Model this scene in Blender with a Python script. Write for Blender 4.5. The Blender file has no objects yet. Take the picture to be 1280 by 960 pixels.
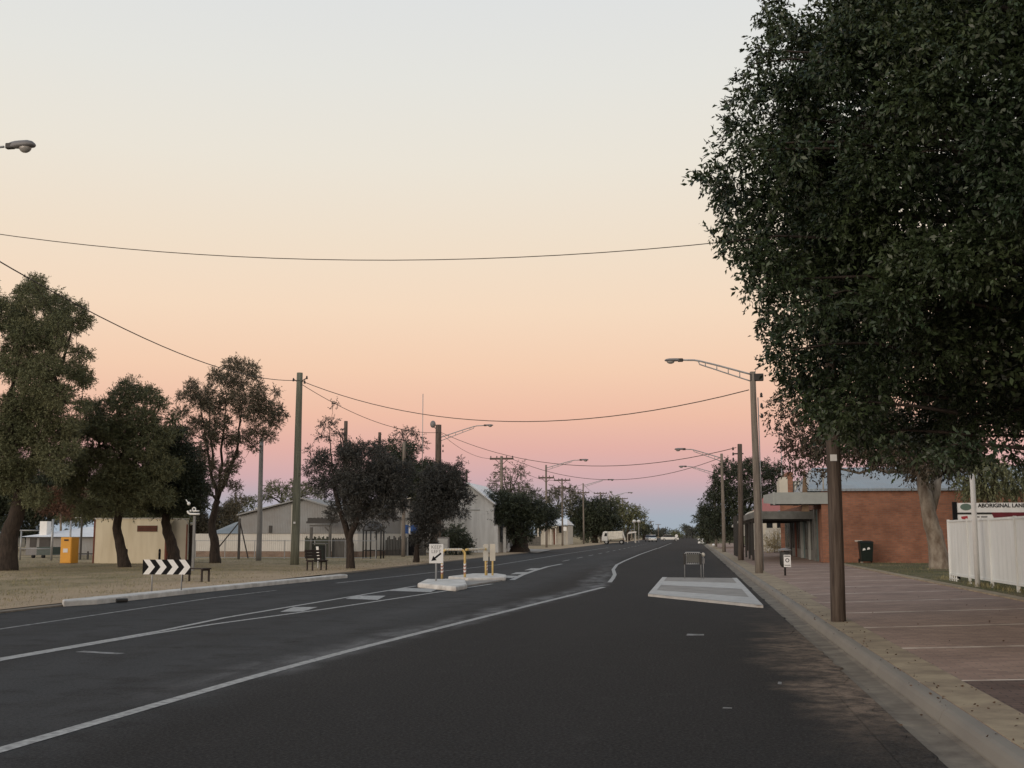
import bpy, math, random
import numpy as np
from mathutils import Vector, Matrix

random.seed(7)
rng = np.random.default_rng(7)
scene = bpy.context.scene
COL = scene.collection
R = math.radians

# ------------------------------------------------------------ camera, sky, light
FPX, HORIZ, VPX = 1450.0, 668.0, 865.0      # photograph measured: focal length, eye level, road direction
PITCH = math.atan((HORIZ - 480.0) / FPX)
YAW = math.atan((VPX - 640.0) * math.cos(PITCH) / FPX)
EYE = 1.6
cam_data = bpy.data.cameras.new('camera')
cam_data.sensor_width = 36.0
cam_data.sensor_fit = 'HORIZONTAL'
cam_data.lens = 36.0 * FPX / 1280.0
cam_data.clip_start = 0.05
cam_data.clip_end = 6000
cam = bpy.data.objects.new('camera', cam_data)
COL.objects.link(cam)
cam.location = (0, 0, EYE)
cam.rotation_euler = (math.pi / 2 + PITCH, 0, YAW)
scene.camera = cam
scene.view_settings.view_transform = 'Standard'
scene.view_settings.look = 'None'
scene.view_settings.exposure = 0.0
scene.view_settings.gamma = 1.0
scene.view_settings.use_curve_mapping = False


def lin(c):
    return tuple(((v / 255.0) / 12.92 if v / 255.0 <= 0.04045 else ((v / 255.0 + 0.055) / 1.055) ** 2.4) for v in c)


world = bpy.data.worlds.new('World')
scene.world = world
world.use_nodes = True
wt = world.node_tree
wn, wl = wt.nodes, wt.links
for n in list(wn):
    wn.remove(n)
w_out = wn.new('ShaderNodeOutputWorld')
w_bg = wn.new('ShaderNodeBackground')
w_bg.inputs['Strength'].default_value = 1.0
w_tc = wn.new('ShaderNodeTexCoord')
w_sep = wn.new('ShaderNodeSeparateXYZ')
wl.new(w_tc.outputs['Generated'], w_sep.inputs[0])
w_map = wn.new('ShaderNodeMapRange')
w_map.inputs['From Min'].default_value = 0.0
w_map.inputs['From Max'].default_value = 1.0
wl.new(w_sep.outputs['Z'], w_map.inputs['Value'])
w_ramp = wn.new('ShaderNodeValToRGB')
w_ramp.color_ramp.interpolation = 'LINEAR'
# twilight sky away from the sunken sun: earth shadow, pink belt, cream, pale grey
stops = [(0.000, (162, 173, 184)), (0.014, (164, 173, 184)), (0.030, (181, 171, 180)), (0.048, (209, 172, 174)),
         (0.072, (226, 177, 167)), (0.100, (238, 190, 167)), (0.140, (244, 206, 178)), (0.190, (245, 218, 192)),
         (0.245, (240, 223, 202)), (0.310, (235, 228, 215)), (0.375, (229, 228, 222)), (0.440, (223, 225, 225)),
         (0.60, (176, 190, 204)), (1.0, (120, 142, 172))]
cr = w_ramp.color_ramp
while len(cr.elements) < len(stops):
    cr.elements.new(0.5)
for e, (p, c) in zip(cr.elements, stops):
    e.position = p
    e.color = (*lin(c), 1)
wl.new(w_map.outputs[0], w_ramp.inputs[0])
# the sky behind the viewer, over the sunken sun, is brighter and warmer
w_back = wn.new('ShaderNodeMapRange')
w_back.inputs['From Min'].default_value = 0.1
w_back.inputs['From Max'].default_value = -1.0
wl.new(w_sep.outputs['Y'], w_back.inputs['Value'])
w_mul = wn.new('ShaderNodeMix')
w_mul.data_type = 'RGBA'
w_mul.blend_type = 'ADD'
w_mul.inputs[7].default_value = (0.42, 0.34, 0.25, 1)
wl.new(w_back.outputs[0], w_mul.inputs[0])
wl.new(w_ramp.outputs[0], w_mul.inputs[6])
wl.new(w_mul.outputs[2], w_bg.inputs['Color'])
wl.new(w_bg.outputs[0], w_out.inputs['Surface'])

sun_data = bpy.data.lights.new('twilight_glow', 'SUN')
sun_data.energy = 1.3
sun_data.angle = R(35)
sun_data.color = (1.0, 0.86, 0.74)
sun = bpy.data.objects.new('twilight_glow', sun_data)
COL.objects.link(sun)
sun.rotation_euler = (R(79), 0, R(-34))      # from behind the viewer, low
sun.location = (0, -20, 30)

# ------------------------------------------------------------ measuring helpers
_Rm = np.array(cam.rotation_euler.to_matrix())


def ray(px, py):
    d = np.array([(px - 640.0) / FPX, (480.0 - py) / FPX, -1.0])
    return _Rm @ d


def gp(px, py, z=0.0):
    d = ray(px, py)
    t = (z - EYE) / d[2]
    return np.array([d[0] * t, d[1] * t, z])


def pl(px, py, Y):
    d = ray(px, py)
    t = Y / d[1]
    return np.array([d[0] * t, Y, EYE + d[2] * t])


def X_(px, Y, py=668):
    return float(pl(px, py, Y)[0])


def Z_(px, py, Y):
    return float(pl(px, py, Y)[2])


# ------------------------------------------------------------ materials
MATS = {}


def mat(name, color, rough=0.8, var=None, scale=3.0, amount=0.35, bump=0.0, bscale=60.0, metallic=0.0,
        spec=0.3, detail=6.0, stretch=None, coord='Object', island=0.0):
    """var: second colour mixed in by noise; island: per-piece brightness variation."""
    if name in MATS:
        return MATS[name]
    m = bpy.data.materials.new(name)
    m.use_nodes = True
    t = m.node_tree
    n, l = t.nodes, t.links
    b = n['Principled BSDF']
    b.inputs['Roughness'].default_value = rough
    b.inputs['Metallic'].default_value = metallic
    b.inputs['Specular IOR Level'].default_value = spec
    tc = n.new('ShaderNodeTexCoord')
    src = tc.outputs[coord]
    if stretch:
        mp = n.new('ShaderNodeMapping')
        mp.inputs['Scale'].default_value = stretch
        l.new(src, mp.inputs[0])
        src = mp.outputs[0]
    if var is None:
        var = tuple(v * 0.6 for v in color)
    no = n.new('ShaderNodeTexNoise')
    no.inputs['Scale'].default_value = scale
    no.inputs['Detail'].default_value = detail
    no.inputs['Roughness'].default_value = 0.62
    l.new(src, no.inputs['Vector'])
    mr = n.new('ShaderNodeMapRange')
    mr.inputs['From Min'].default_value = 0.35
    mr.inputs['From Max'].default_value = 0.7
    mr.inputs['To Max'].default_value = amount * 2
    l.new(no.outputs['Fac'], mr.inputs['Value'])
    mx = n.new('ShaderNodeMix')
    mx.data_type = 'RGBA'
    mx.inputs[6].default_value = (*color, 1)
    mx.inputs[7].default_value = (*var, 1)
    l.new(mr.outputs[0], mx.inputs[0])
    out = mx.outputs[2]
    if island:
        ge = n.new('ShaderNodeNewGeometry')
        m2 = n.new('ShaderNodeMapRange')
        m2.inputs['To Min'].default_value = 1 - island
        m2.inputs['To Max'].default_value = 1 + island
        l.new(ge.outputs['Random Per Island'], m2.inputs['Value'])
        vm = n.new('ShaderNodeVectorMath')
        vm.operation = 'SCALE'
        l.new(out, vm.inputs[0])
        l.new(m2.outputs[0], vm.inputs['Scale'])
        out = vm.outputs[0]
    l.new(out, b.inputs['Base Color'])
    if bump:
        nb = n.new('ShaderNodeTexNoise')
        nb.inputs['Scale'].default_value = bscale
        nb.inputs['Detail'].default_value = 4
        l.new(src, nb.inputs['Vector'])
        bp = n.new('ShaderNodeBump')
        bp.inputs['Strength'].default_value = bump
        bp.inputs['Distance'].default_value = 0.02
        l.new(nb.outputs['Fac'], bp.inputs['Height'])
        l.new(bp.outputs[0], b.inputs['Normal'])
    MATS[name] = m
    return m


def brick_mat(name, c1, c2, mortar, scale, bw, bh, msize, swap=None, rough=0.85, dirt=0.3, bands=None):
    m = bpy.data.materials.new(name)
    m.use_nodes = True
    t = m.node_tree
    n, l = t.nodes, t.links
    b = n['Principled BSDF']
    b.inputs['Roughness'].default_value = rough
    b.inputs['Specular IOR Level'].default_value = 0.25
    ge = n.new('ShaderNodeTexCoord')
    src = ge.outputs['Object']
    if swap:                      # wall bricks: read height as the second axis
        sp = n.new('ShaderNodeSeparateXYZ')
        cb = n.new('ShaderNodeCombineXYZ')
        l.new(src, sp.inputs[0])
        ad = n.new('ShaderNodeMath')
        ad.operation = 'ADD'
        l.new(sp.outputs['X'], ad.inputs[0])
        l.new(sp.outputs['Y'], ad.inputs[1])
        l.new(ad.outputs[0], cb.inputs['X'])
        l.new(sp.outputs['Z'], cb.inputs['Y'])
        src = cb.outputs[0]
    br = n.new('ShaderNodeTexBrick')
    br.inputs['Scale'].default_value = scale
    br.inputs['Brick Width'].default_value = bw
    br.inputs['Row Height'].default_value = bh
    br.inputs['Mortar Size'].default_value = msize
    br.inputs['Color1'].default_value = (*c1, 1)
    br.inputs['Color2'].default_value = (*c2, 1)
    br.inputs['Mortar'].default_value = (*mortar, 1)
    l.new(src, br.inputs['Vector'])
    no = n.new('ShaderNodeTexNoise')
    no.inputs['Scale'].default_value = 0.9
    no.inputs['Detail'].default_value = 7
    no.inputs['Roughness'].default_value = 0.65
    l.new(ge.outputs['Object'], no.inputs['Vector'])
    mr = n.new('ShaderNodeMapRange')
    mr.inputs['From Min'].default_value = 0.35
    mr.inputs['From Max'].default_value = 0.65
    mr.inputs['To Min'].default_value = 1 - dirt
    mr.inputs['To Max'].default_value = 1 + dirt * 0.5
    l.new(no.outputs['Fac'], mr.inputs['Value'])
    cout = br.outputs['Color']
    if bands:                     # a course of pale pavers across the path at every panel
        sp = n.new('ShaderNodeSeparateXYZ')
        l.new(src, sp.inputs[0])
        v = sp.outputs['Y']
        for op, q in (('SUBTRACT', bands[0]), ('DIVIDE', bands[1]), ('ADD', 0.5), ('FRACT', 0), ('SUBTRACT', 0.5), ('ABSOLUTE', 0), ('LESS_THAN', bands[2] / bands[1] / 2)):
            k = n.new('ShaderNodeMath')
            k.operation = op
            l.new(v, k.inputs[0])
            k.inputs[1].default_value = q
            v = k.outputs[0]
        n2 = n.new('ShaderNodeTexNoise')
        n2.inputs['Scale'].default_value = 3.0
        l.new(src, n2.inputs['Vector'])
        k = n.new('ShaderNodeMapRange')
        k.inputs['From Min'].default_value = 0.35
        k.inputs['From Max'].default_value = 0.55
        k.inputs['To Min'].default_value = 0.35
        l.new(n2.outputs['Fac'], k.inputs['Value'])
        k2 = n.new('ShaderNodeMath')
        k2.operation = 'MULTIPLY'
        l.new(v, k2.inputs[0])
        l.new(k.outputs[0], k2.inputs[1])
        mx = n.new('ShaderNodeMix')
        mx.data_type = 'RGBA'
        l.new(k2.outputs[0], mx.inputs[0])
        l.new(cout, mx.inputs[6])
        mx.inputs[7].default_value = (0.62, 0.53, 0.44, 1)
        cout = mx.outputs[2]
    vm = n.new('ShaderNodeVectorMath')
    vm.operation = 'SCALE'
    l.new(cout, vm.inputs[0])
    l.new(mr.outputs[0], vm.inputs['Scale'])
    l.new(vm.outputs[0], b.inputs['Base Color'])
    bp = n.new('ShaderNodeBump')
    bp.inputs['Strength'].default_value = 0.3
    bp.inputs['Distance'].default_value = 0.01
    l.new(br.outputs['Fac'], bp.inputs['Height'])
    bp.invert = True
    l.new(bp.outputs[0], b.inputs['Normal'])
    MATS[name] = m
    return m


def corr_mat(name, color, pitch=0.09, axis='X', rough=0.5, metallic=0.0, rust=0.15, rustc=(0.2, 0.13, 0.09)):
    """corrugated sheet: a fine wave in the bump plus weathering."""
    m = mat(name, color, rough, var=rustc, scale=0.8, amount=rust, metallic=metallic, spec=0.4)
    n, l = m.node_tree.nodes, m.node_tree.links
    tc = n.new('ShaderNodeTexCoord')
    wv = n.new('ShaderNodeTexWave')
    wv.bands_direction = axis
    wv.inputs['Scale'].default_value = 0.314 / pitch
    l.new(tc.outputs['Object'], wv.inputs['Vector'])
    bp = n.new('ShaderNodeBump')
    bp.inputs['Strength'].default_value = 0.8
    bp.inputs['Distance'].default_value = 0.02
    l.new(wv.outputs['Fac'], bp.inputs['Height'])
    l.new(bp.outputs[0], n['Principled BSDF'].inputs['Normal'])
    return m


def asphalt_mat():
    m = bpy.data.materials.new('asphalt')
    m.use_nodes = True
    t = m.node_tree
    n, l = t.nodes, t.links
    b = n['Principled BSDF']
    b.inputs['Roughness'].default_value = 0.88
    b.inputs['Specular IOR Level'].default_value = 0.14
    tc = n.new('ShaderNodeTexCoord')
    P = tc.outputs['Object']

    def noise(scale, detail=6, stretch=None, rough=0.6):
        src = P
        if stretch:
            mp = n.new('ShaderNodeMapping')
            mp.inputs['Scale'].default_value = stretch
            l.new(P, mp.inputs[0])
            src = mp.outputs[0]
        k = n.new('ShaderNodeTexNoise')
        k.inputs['Scale'].default_value = scale
        k.inputs['Detail'].default_value = detail
        k.inputs['Roughness'].default_value = rough
        l.new(src, k.inputs['Vector'])
        return k.outputs['Fac']

    def rng_(v, a, b_, c=0.0, d=1.0, smooth=False):
        k = n.new('ShaderNodeMapRange')
        if smooth:
            k.interpolation_type = 'SMOOTHSTEP'
        k.inputs['From Min'].default_value = a
        k.inputs['From Max'].default_value = b_
        k.inputs['To Min'].default_value = c
        k.inputs['To Max'].default_value = d
        l.new(v, k.inputs['Value'])
        return k.outputs[0]

    def math_(op, a, b_):
        k = n.new('ShaderNodeMath')
        k.operation = op
        for i, v in enumerate((a, b_)):
            if isinstance(v, (int, float)):
                k.inputs[i].default_value = v
            else:
                l.new(v, k.inputs[i])
        return k.outputs[0]

    def mix(f, a, c):
        k = n.new('ShaderNodeMix')
        k.data_type = 'RGBA'
        if isinstance(f, (int, float)):
            k.inputs[0].default_value = f
        else:
            l.new(f, k.inputs[0])
        for i, v in ((6, a), (7, c)):
            if isinstance(v, tuple):
                k.inputs[i].default_value = (*v, 1)
            else:
                l.new(v, k.inputs[i])
        return k.outputs[2]

    sp = n.new('ShaderNodeSeparateXYZ')
    l.new(P, sp.inputs[0])
    wob = rng_(noise(0.25, 3), 0.0, 1.0, -0.7, 0.7)
    x = math_('ADD', sp.outputs['X'], wob)
    dark = (0.0145, 0.0140, 0.0133)
    lane = (0.040, 0.042, 0.043)
    worn = (0.080, 0.082, 0.083)
    # the sealed through lanes (west of the parking bay) are greyer than the bay's dark seal
    f_lane = rng_(x, -4.0, -5.2, smooth=True)
    col = mix(f_lane, dark, lane)
    # wheel paths polished lighter, running with the road
    for cx, hw, k_ in ((-6.0, 0.45, 0.50), (-7.6, 0.4, 0.30), (-9.9, 0.4, 0.40), (-11.4, 0.35, 0.35), (-13.0, 0.5, 0.25)):
        d = math_('ABSOLUTE', math_('SUBTRACT', x, cx), 0.0)
        f = rng_(d, hw * 2.2, 0.0, 0.0, k_, smooth=True)
        f = math_('MULTIPLY', f, rng_(noise(0.5, 5, (1.0, 0.12, 1.0)), 0.35, 0.65))
        col = mix(f, col, worn)
    # paint dust and tyre polish smeared along the edge line
    xl = math_('SUBTRACT', sp.outputs['X'], math_('MINIMUM', math_('ADD', math_('MULTIPLY', sp.outputs['Y'], 0.095), -5.95), math_('ADD', math_('MULTIPLY', sp.outputs['Y'], -0.05), -0.8)))
    xl = math_('ADD', xl, rng_(noise(0.6, 5), 0, 1, -0.5, 0.5))
    f = math_('MULTIPLY', rng_(xl, -1.15, -0.45, smooth=True), rng_(xl, 0.15, -0.35, smooth=True))
    f = math_('MULTIPLY', f, math_('MULTIPLY', rng_(sp.outputs['Y'], 9.0, 14.0), rng_(sp.outputs['Y'], 75.0, 40.0)))
    f = math_('MULTIPLY', f, rng_(noise(1.2, 7, (1.5, 0.35, 1.0)), 0.36, 0.60, 0.1, 0.95))
    col = mix(f, col, (0.20, 0.20, 0.20))
    # the bay: broad faint darker and browner blotches
    f = math_('MULTIPLY', rng_(noise(0.35, 6, (1.6, 0.35, 1.0)), 0.45, 0.68), 0.55)
    col = mix(f, col, (0.026, 0.0245, 0.023))
    f = math_('MULTIPLY', rng_(noise(1.4, 6), 0.50, 0.64), 0.6)
    col = mix(f, col, (0.017, 0.0165, 0.016))
    # dust swept up beside the gutter
    f = rng_(math_('ADD', sp.outputs['X'], rng_(noise(0.9, 6), 0, 1, -1.1, 1.1)), 0.75, 1.6, smooth=True)
    fy = math_('MULTIPLY', rng_(sp.outputs['Y'], 9.0, 12.0, smooth=True), rng_(sp.outputs['Y'], 23.0, 17.0, smooth=True))
    f = math_('MULTIPLY', f, math_('ADD', math_('MULTIPLY', fy, 0.85), 0.15))
    f = math_('MULTIPLY', f, rng_(noise(5.0, 8), 0.38, 0.6, 0.25, 1.0))
    col = mix(f, col, (0.25, 0.185, 0.135))
    # pale scattered grit and old spills
    f = math_('MULTIPLY', rng_(noise(2.6, 9, rough=0.75), 0.56, 0.72), 0.35)
    col = mix(f, col, (0.062, 0.060, 0.057))
    f = math_('MULTIPLY', rng_(noise(0.9, 4), 0.66, 0.70), 0.6)
    col = mix(f, col, (0.010, 0.010, 0.010))
    # aggregate
    f = rng_(noise(34, 3, rough=0.8), 0.45, 0.62)
    col = mix(math_('MULTIPLY', f, 0.42), col, (0.088, 0.085, 0.081))
    f = rng_(noise(21, 3, rough=0.85), 0.54, 0.66)
    col = mix(math_('MULTIPLY', f, 0.65), col, (0.006, 0.006, 0.006))
    l.new(col, b.inputs['Base Color'])
    bp = n.new('ShaderNodeBump')
    bp.inputs['Strength'].default_value = 0.5
    bp.inputs['Distance'].default_value = 0.012
    l.new(noise(70, 4, rough=0.75), bp.inputs['Height'])
    l.new(bp.outputs[0], b.inputs['Normal'])
    return m


def paint_mat(name, color, keep=0.75, scale=7.0):
    """worn road paint: the paint is scratched through to bitumen in patches."""
    return mat(name, color, 0.7, var=(0.07, 0.07, 0.07), scale=scale, amount=1 - keep, detail=9, bump=0.3, bscale=80)


def leaf_mat(name, c, var, gloss=0.45, island=0.45, trans=0.0):
    m = mat(name, c, gloss, var=var, scale=0.55, amount=0.5, island=island, spec=0.35, detail=3)
    if trans:
        m.node_tree.nodes['Principled BSDF'].inputs['Transmission Weight'].default_value = 0.0
    return m


def ground_mat(name, dry, green, dirt, sc=1.0, edge=None):
    m = bpy.data.materials.new(name)
    m.use_nodes = True
    t = m.node_tree
    n, l = t.nodes, t.links
    b = n['Principled BSDF']
    b.inputs['Roughness'].default_value = 0.95
    b.inputs['Specular IOR Level'].default_value = 0.1
    tc = n.new('ShaderNodeTexCoord')

    def noise(scale, detail, stretch):
        mp = n.new('ShaderNodeMapping')
        mp.inputs['Scale'].default_value = stretch
        l.new(tc.outputs['Object'], mp.inputs[0])
        k = n.new('ShaderNodeTexNoise')
        k.inputs['Scale'].default_value = scale
        k.inputs['Detail'].default_value = detail
        k.inputs['Roughness'].default_value = 0.65
        l.new(mp.outputs[0], k.inputs['Vector'])
        return k.outputs['Fac']

    def ramp(v, a, c, d=0.0, e=1.0):
        k = n.new('ShaderNodeMapRange')
        k.inputs['From Min'].default_value = a
        k.inputs['From Max'].default_value = c
        k.inputs['To Min'].default_value = d
        k.inputs['To Max'].default_value = e
        l.new(v, k.inputs['Value'])
        return k.outputs[0]

    def mix(f, a, c):
        k = n.new('ShaderNodeMix')
        k.data_type = 'RGBA'
        l.new(f, k.inputs[0])
        for i, v in ((6, a), (7, c)):
            if isinstance(v, tuple):
                k.inputs[i].default_value = (*v, 1)
            else:
                l.new(v, k.inputs[i])
        return k.outputs[2]
    col = mix(ramp(noise(0.22 * sc, 5, (1, 0.6, 1)), 0.40, 0.62), dry, green)
    col = mix(ramp(noise(0.35 * sc, 6, (1, 0.5, 1)), 0.50, 0.66, 0, 0.9), col, dirt)
    col = mix(ramp(noise(2.2, 8, (1, 0.8, 1)), 0.42, 0.7, 0, 0.55), col, tuple(v * 0.55 for v in green))
    col = mix(ramp(noise(17, 4, (1, 1, 1)), 0.45, 0.7, 0, 0.5), col, tuple(min(1, v * 1.35) for v in dry))
    if edge:                      # bare sandy ground along the road
        sp = n.new('ShaderNodeSeparateXYZ')
        l.new(tc.outputs['Object'], sp.inputs[0])
        ad = n.new('ShaderNodeMath')
        ad.operation = 'ADD'
        l.new(sp.outputs['X'], ad.inputs[0])
        l.new(ramp(noise(0.5, 6, (1, 0.6, 1)), 0.3, 0.7, -2.2, 2.2), ad.inputs[1])
        col = mix(ramp(ad.outputs[0], edge[0], edge[1], 0, 0.75), col, tuple(v * 1.05 for v in dirt))
    l.new(col, b.inputs['Base Color'])
    bp = n.new('ShaderNodeBump')
    bp.inputs['Strength'].default_value = 0.8
    bp.inputs['Distance'].default_value = 0.05
    l.new(noise(14, 6, (1, 1, 1)), bp.inputs['Height'])
    l.new(bp.outputs[0], b.inputs['Normal'])
    return m


ASPHALT = asphalt_mat()
PAINT = paint_mat('road_paint_white', (0.46, 0.46, 0.44), 0.62, 11)
PAINT_OLD = paint_mat('road_paint_worn', (0.34, 0.34, 0.33), 0.45, 5)
PAINT_SMEAR = paint_mat('road_paint_ghost', (0.115, 0.117, 0.118), 0.4, 3)
CONC = mat('concrete', (0.33, 0.31, 0.28), 0.9, var=(0.20, 0.185, 0.165), scale=1.6, amount=0.4, bump=0.35, bscale=40)
CONC_D = mat('gutter_concrete', (0.24, 0.208, 0.162), 0.9, var=(0.12, 0.10, 0.08), scale=2.4, amount=0.5, bump=0.15, bscale=70)
CONC_K = mat('kerb_concrete', (0.235, 0.215, 0.18), 0.9, var=(0.17, 0.155, 0.135), scale=0.45, amount=0.4, bump=0.15, bscale=70)
CONC_W = mat('whitewashed_concrete', (0.68, 0.665, 0.62), 0.85, var=(0.34, 0.32, 0.29), scale=2.2, amount=0.4, bump=0.3)
BEIGE = mat('buff_paving', (0.37, 0.30, 0.20), 0.9, var=(0.23, 0.18, 0.125), scale=2.4, amount=0.6, bump=0.35, bscale=60)
PAVER = brick_mat('paver_brick', (0.345, 0.238, 0.185), (0.262, 0.178, 0.140), (0.225, 0.172, 0.140), 1.0, 0.23, 0.115, 0.008, bands=(9.0, 3.37, 0.13), dirt=0.2)
PAVER_R = brick_mat('red_paver_brick', (0.22, 0.11, 0.088), (0.17, 0.085, 0.068), (0.09, 0.06, 0.05), 1.0, 0.23, 0.115, 0.006)
PAVER_D = brick_mat('dark_paver_brick', (0.16, 0.108, 0.088), (0.13, 0.088, 0.072), (0.07, 0.055, 0.048), 1.0, 0.23, 0.115, 0.006)
BAND = mat('pale_band_paving', (0.55, 0.47, 0.39), 0.9, var=(0.2, 0.165, 0.13), scale=4, amount=0.5)
GRASS_G = ground_mat('dry_park_grass', (0.38, 0.300, 0.190), (0.19, 0.165, 0.095), (0.43, 0.325, 0.225), edge=(-19.5, -15.0))
VERGE_G = ground_mat('verge_grass', (0.17, 0.15, 0.085), (0.085, 0.095, 0.045), (0.20, 0.155, 0.105), 1.6)
BLADE = mat('grass_blades', (0.30, 0.26, 0.14), 0.8, var=(0.10, 0.11, 0.045), scale=0.6, amount=0.5, island=0.35)
BRICK = brick_mat('red_brick', (0.33, 0.145, 0.085), (0.25, 0.11, 0.068), (0.21, 0.145, 0.11), 1.0, 0.24, 0.086, 0.009, swap=True, dirt=0.28)
BRICK_DK = brick_mat('dark_red_brick', (0.20, 0.085, 0.055), (0.15, 0.07, 0.045), (0.14, 0.10, 0.08), 1.0, 0.24, 0.086, 0.009, swap=True)
BRICK_T = brick_mat('pinkish_brick_base', (0.26, 0.18, 0.13), (0.20, 0.12, 0.09), (0.25, 0.22, 0.18), 1.0, 0.24, 0.086, 0.012, swap=True)
ROOF_B = corr_mat('blue_grey_sheeting', (0.27, 0.33, 0.37), 0.2, 'X', 0.5)
ROOF_R = corr_mat('red_roof_sheeting', (0.40, 0.12, 0.10), 0.15, 'X', 0.6, rust=0.2)
ROOF_W = corr_mat('pale_roof_sheeting', (0.78, 0.80, 0.82), 0.15, 'X', 0.5, rust=0.1, rustc=(0.35, 0.33, 0.3))
IRON = corr_mat('grey_corrugated_iron', (0.25, 0.26, 0.26), 0.12, 'X', 0.55, rust=0.25, rustc=(0.16, 0.13, 0.11))
IRON_L = corr_mat('light_corrugated_iron', (0.56, 0.545, 0.50), 0.15, 'X', 0.6, rust=0.15, rustc=(0.3, 0.26, 0.2))
CREAM = mat('cream_wall_paint', (0.70, 0.635, 0.475), 0.75, var=(0.50, 0.43, 0.29), scale=1.5, amount=0.4, stretch=(1, 1, .15), bump=0.1, bscale=20)
CREAM_L = mat('pale_cream_wall', (0.60, 0.56, 0.47), 0.8, var=(0.42, 0.38, 0.30), scale=0.8, amount=0.3)
WHITEWALL = mat('white_wall_paint', (0.76, 0.77, 0.76), 0.8, var=(0.42, 0.42, 0.40), scale=1.2, amount=0.45, stretch=(1, 1, .15))
MAROON = mat('maroon_trim', (0.17, 0.055, 0.035), 0.7)
FENCEW = mat('fence_off_white', (0.80, 0.82, 0.79), 0.5, var=(0.56, 0.56, 0.52), scale=1.5, amount=0.35, stretch=(1, 1, .2), spec=0.4)
WHITE = mat('white_paint', (0.75, 0.75, 0.73), 0.55, var=(0.6, 0.6, 0.57), scale=3, amount=0.25)
OFFW = mat('off_white_paint', (0.52, 0.50, 0.44), 0.6, var=(0.4, 0.38, 0.33), scale=3, amount=0.3)
BLACKP = mat('black_paint', (0.010, 0.010, 0.011), 0.7, spec=0.12)
BINC = mat('dark_green_plastic', (0.010, 0.018, 0.015), 0.45)
YELLOW = mat('yellow_paint', (0.68, 0.50, 0.20), 0.5, var=(0.5, 0.33, 0.1), scale=4, amount=0.25)
ORANGE = mat('orange_yellow_paint', (0.74, 0.36, 0.035), 0.45, var=(0.6, 0.28, 0.03), scale=2, amount=0.25)
BLUE = mat('sign_blue', (0.03, 0.09, 0.28), 0.5)
REDP = mat('sign_red', (0.42, 0.05, 0.06), 0.5)
MAROONP = mat('sign_maroon', (0.15, 0.02, 0.03), 0.5)
TEAL = mat('teal_door_paint', (0.10, 0.17, 0.165), 0.5, var=(0.06, 0.11, 0.11))
GLASS = mat('dark_window_glass', (0.015, 0.018, 0.02), 0.12, spec=0.5, amount=0.1)
GALV = mat('galvanised_steel', (0.38, 0.39, 0.39), 0.45, metallic=0.4, var=(0.26, 0.26, 0.25), scale=4)
DSTEEL = mat('dark_steel', (0.045, 0.043, 0.040), 0.5, metallic=0.2)
FASCIA = mat('awning_fascia_paint', (0.33, 0.35, 0.33), 0.6, var=(0.24, 0.25, 0.235), scale=2, amount=0.3)
FASCIA_D = mat('dirty_awning_paint', (0.17, 0.17, 0.155), 0.7, var=(0.08, 0.08, 0.07), scale=1.5, amount=0.5)
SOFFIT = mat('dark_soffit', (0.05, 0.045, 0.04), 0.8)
TIMBER = mat('weathered_timber', (0.135, 0.108, 0.088), 0.9, var=(0.045, 0.033, 0.027), scale=3.0, amount=0.5, stretch=(6, 6, 0.35), bump=0.8, bscale=12)
TIMBER_G = mat('greenish_pole_timber', (0.185, 0.19, 0.145), 0.9, var=(0.10, 0.105, 0.08), scale=3.0, amount=0.5, stretch=(6, 6, 0.35), bump=0.6, bscale=12)
TIMBER_P = mat('greyed_pole_timber', (0.23, 0.20, 0.165), 0.9, var=(0.12, 0.10, 0.085), scale=3.0, amount=0.5, stretch=(6, 6, 0.35), bump=0.6, bscale=12)
CPOLE = mat('grey_pole_concrete', (0.22, 0.22, 0.215), 0.85, var=(0.14, 0.14, 0.135), scale=1.5, amount=0.4)
BENCHW = mat('dark_bench_timber', (0.035, 0.026, 0.022), 0.7)
PALING = mat('grey_paling_timber', (0.13, 0.125, 0.115), 0.9, var=(0.07, 0.066, 0.06), scale=2, amount=0.5, stretch=(8, 8, 0.5))
BARK_D = mat('dark_bark', (0.060, 0.046, 0.037), 0.95, var=(0.022, 0.018, 0.015), scale=4, amount=0.5, stretch=(3, 3, 0.8), bump=1.0, bscale=14)
BARK_L = mat('mottled_pale_bark', (0.33, 0.29, 0.235), 0.9, var=(0.12, 0.085, 0.06), scale=2.6, amount=0.5, stretch=(1.5, 1.5, 0.7), bump=0.7, bscale=12)
LEAF_N = leaf_mat('dark_glossy_leaves', (0.038, 0.054, 0.022), (0.016, 0.030, 0.014), 0.42)
LEAF_OL = leaf_mat('olive_leaves', (0.138, 0.142, 0.072), (0.088, 0.102, 0.050), 0.6)
LEAF_DK = leaf_mat('dark_leaves', (0.045, 0.055, 0.030), (0.026, 0.034, 0.020), 0.5)
LEAF_BR = leaf_mat('brown_green_leaves', (0.140, 0.120, 0.080), (0.092, 0.084, 0.055), 0.6)
LEAF_PU = leaf_mat('dusky_leaves', (0.064, 0.063, 0.056), (0.040, 0.041, 0.037), 0.6)
LEAF_EU = leaf_mat('gum_leaves', (0.115, 0.115, 0.075), (0.07, 0.07, 0.045), 0.6)
LEAF_RU = leaf_mat('rusty_leaves', (0.13, 0.062, 0.035), (0.07, 0.04, 0.025), 0.6)
LEAF_FAR = leaf_mat('distant_grey_green', (0.085, 0.092, 0.078), (0.06, 0.066, 0.058), 0.8)
CAR_W = mat('white_car_paint', (0.70, 0.70, 0.67), 0.3, spec=0.5, amount=0.1)
BOX_CR = mat('cream_truck_box', (0.72, 0.69, 0.60), 0.5, spec=0.4)
RUBBER = mat('tyre_rubber', (0.015, 0.015, 0.015), 0.8)
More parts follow.
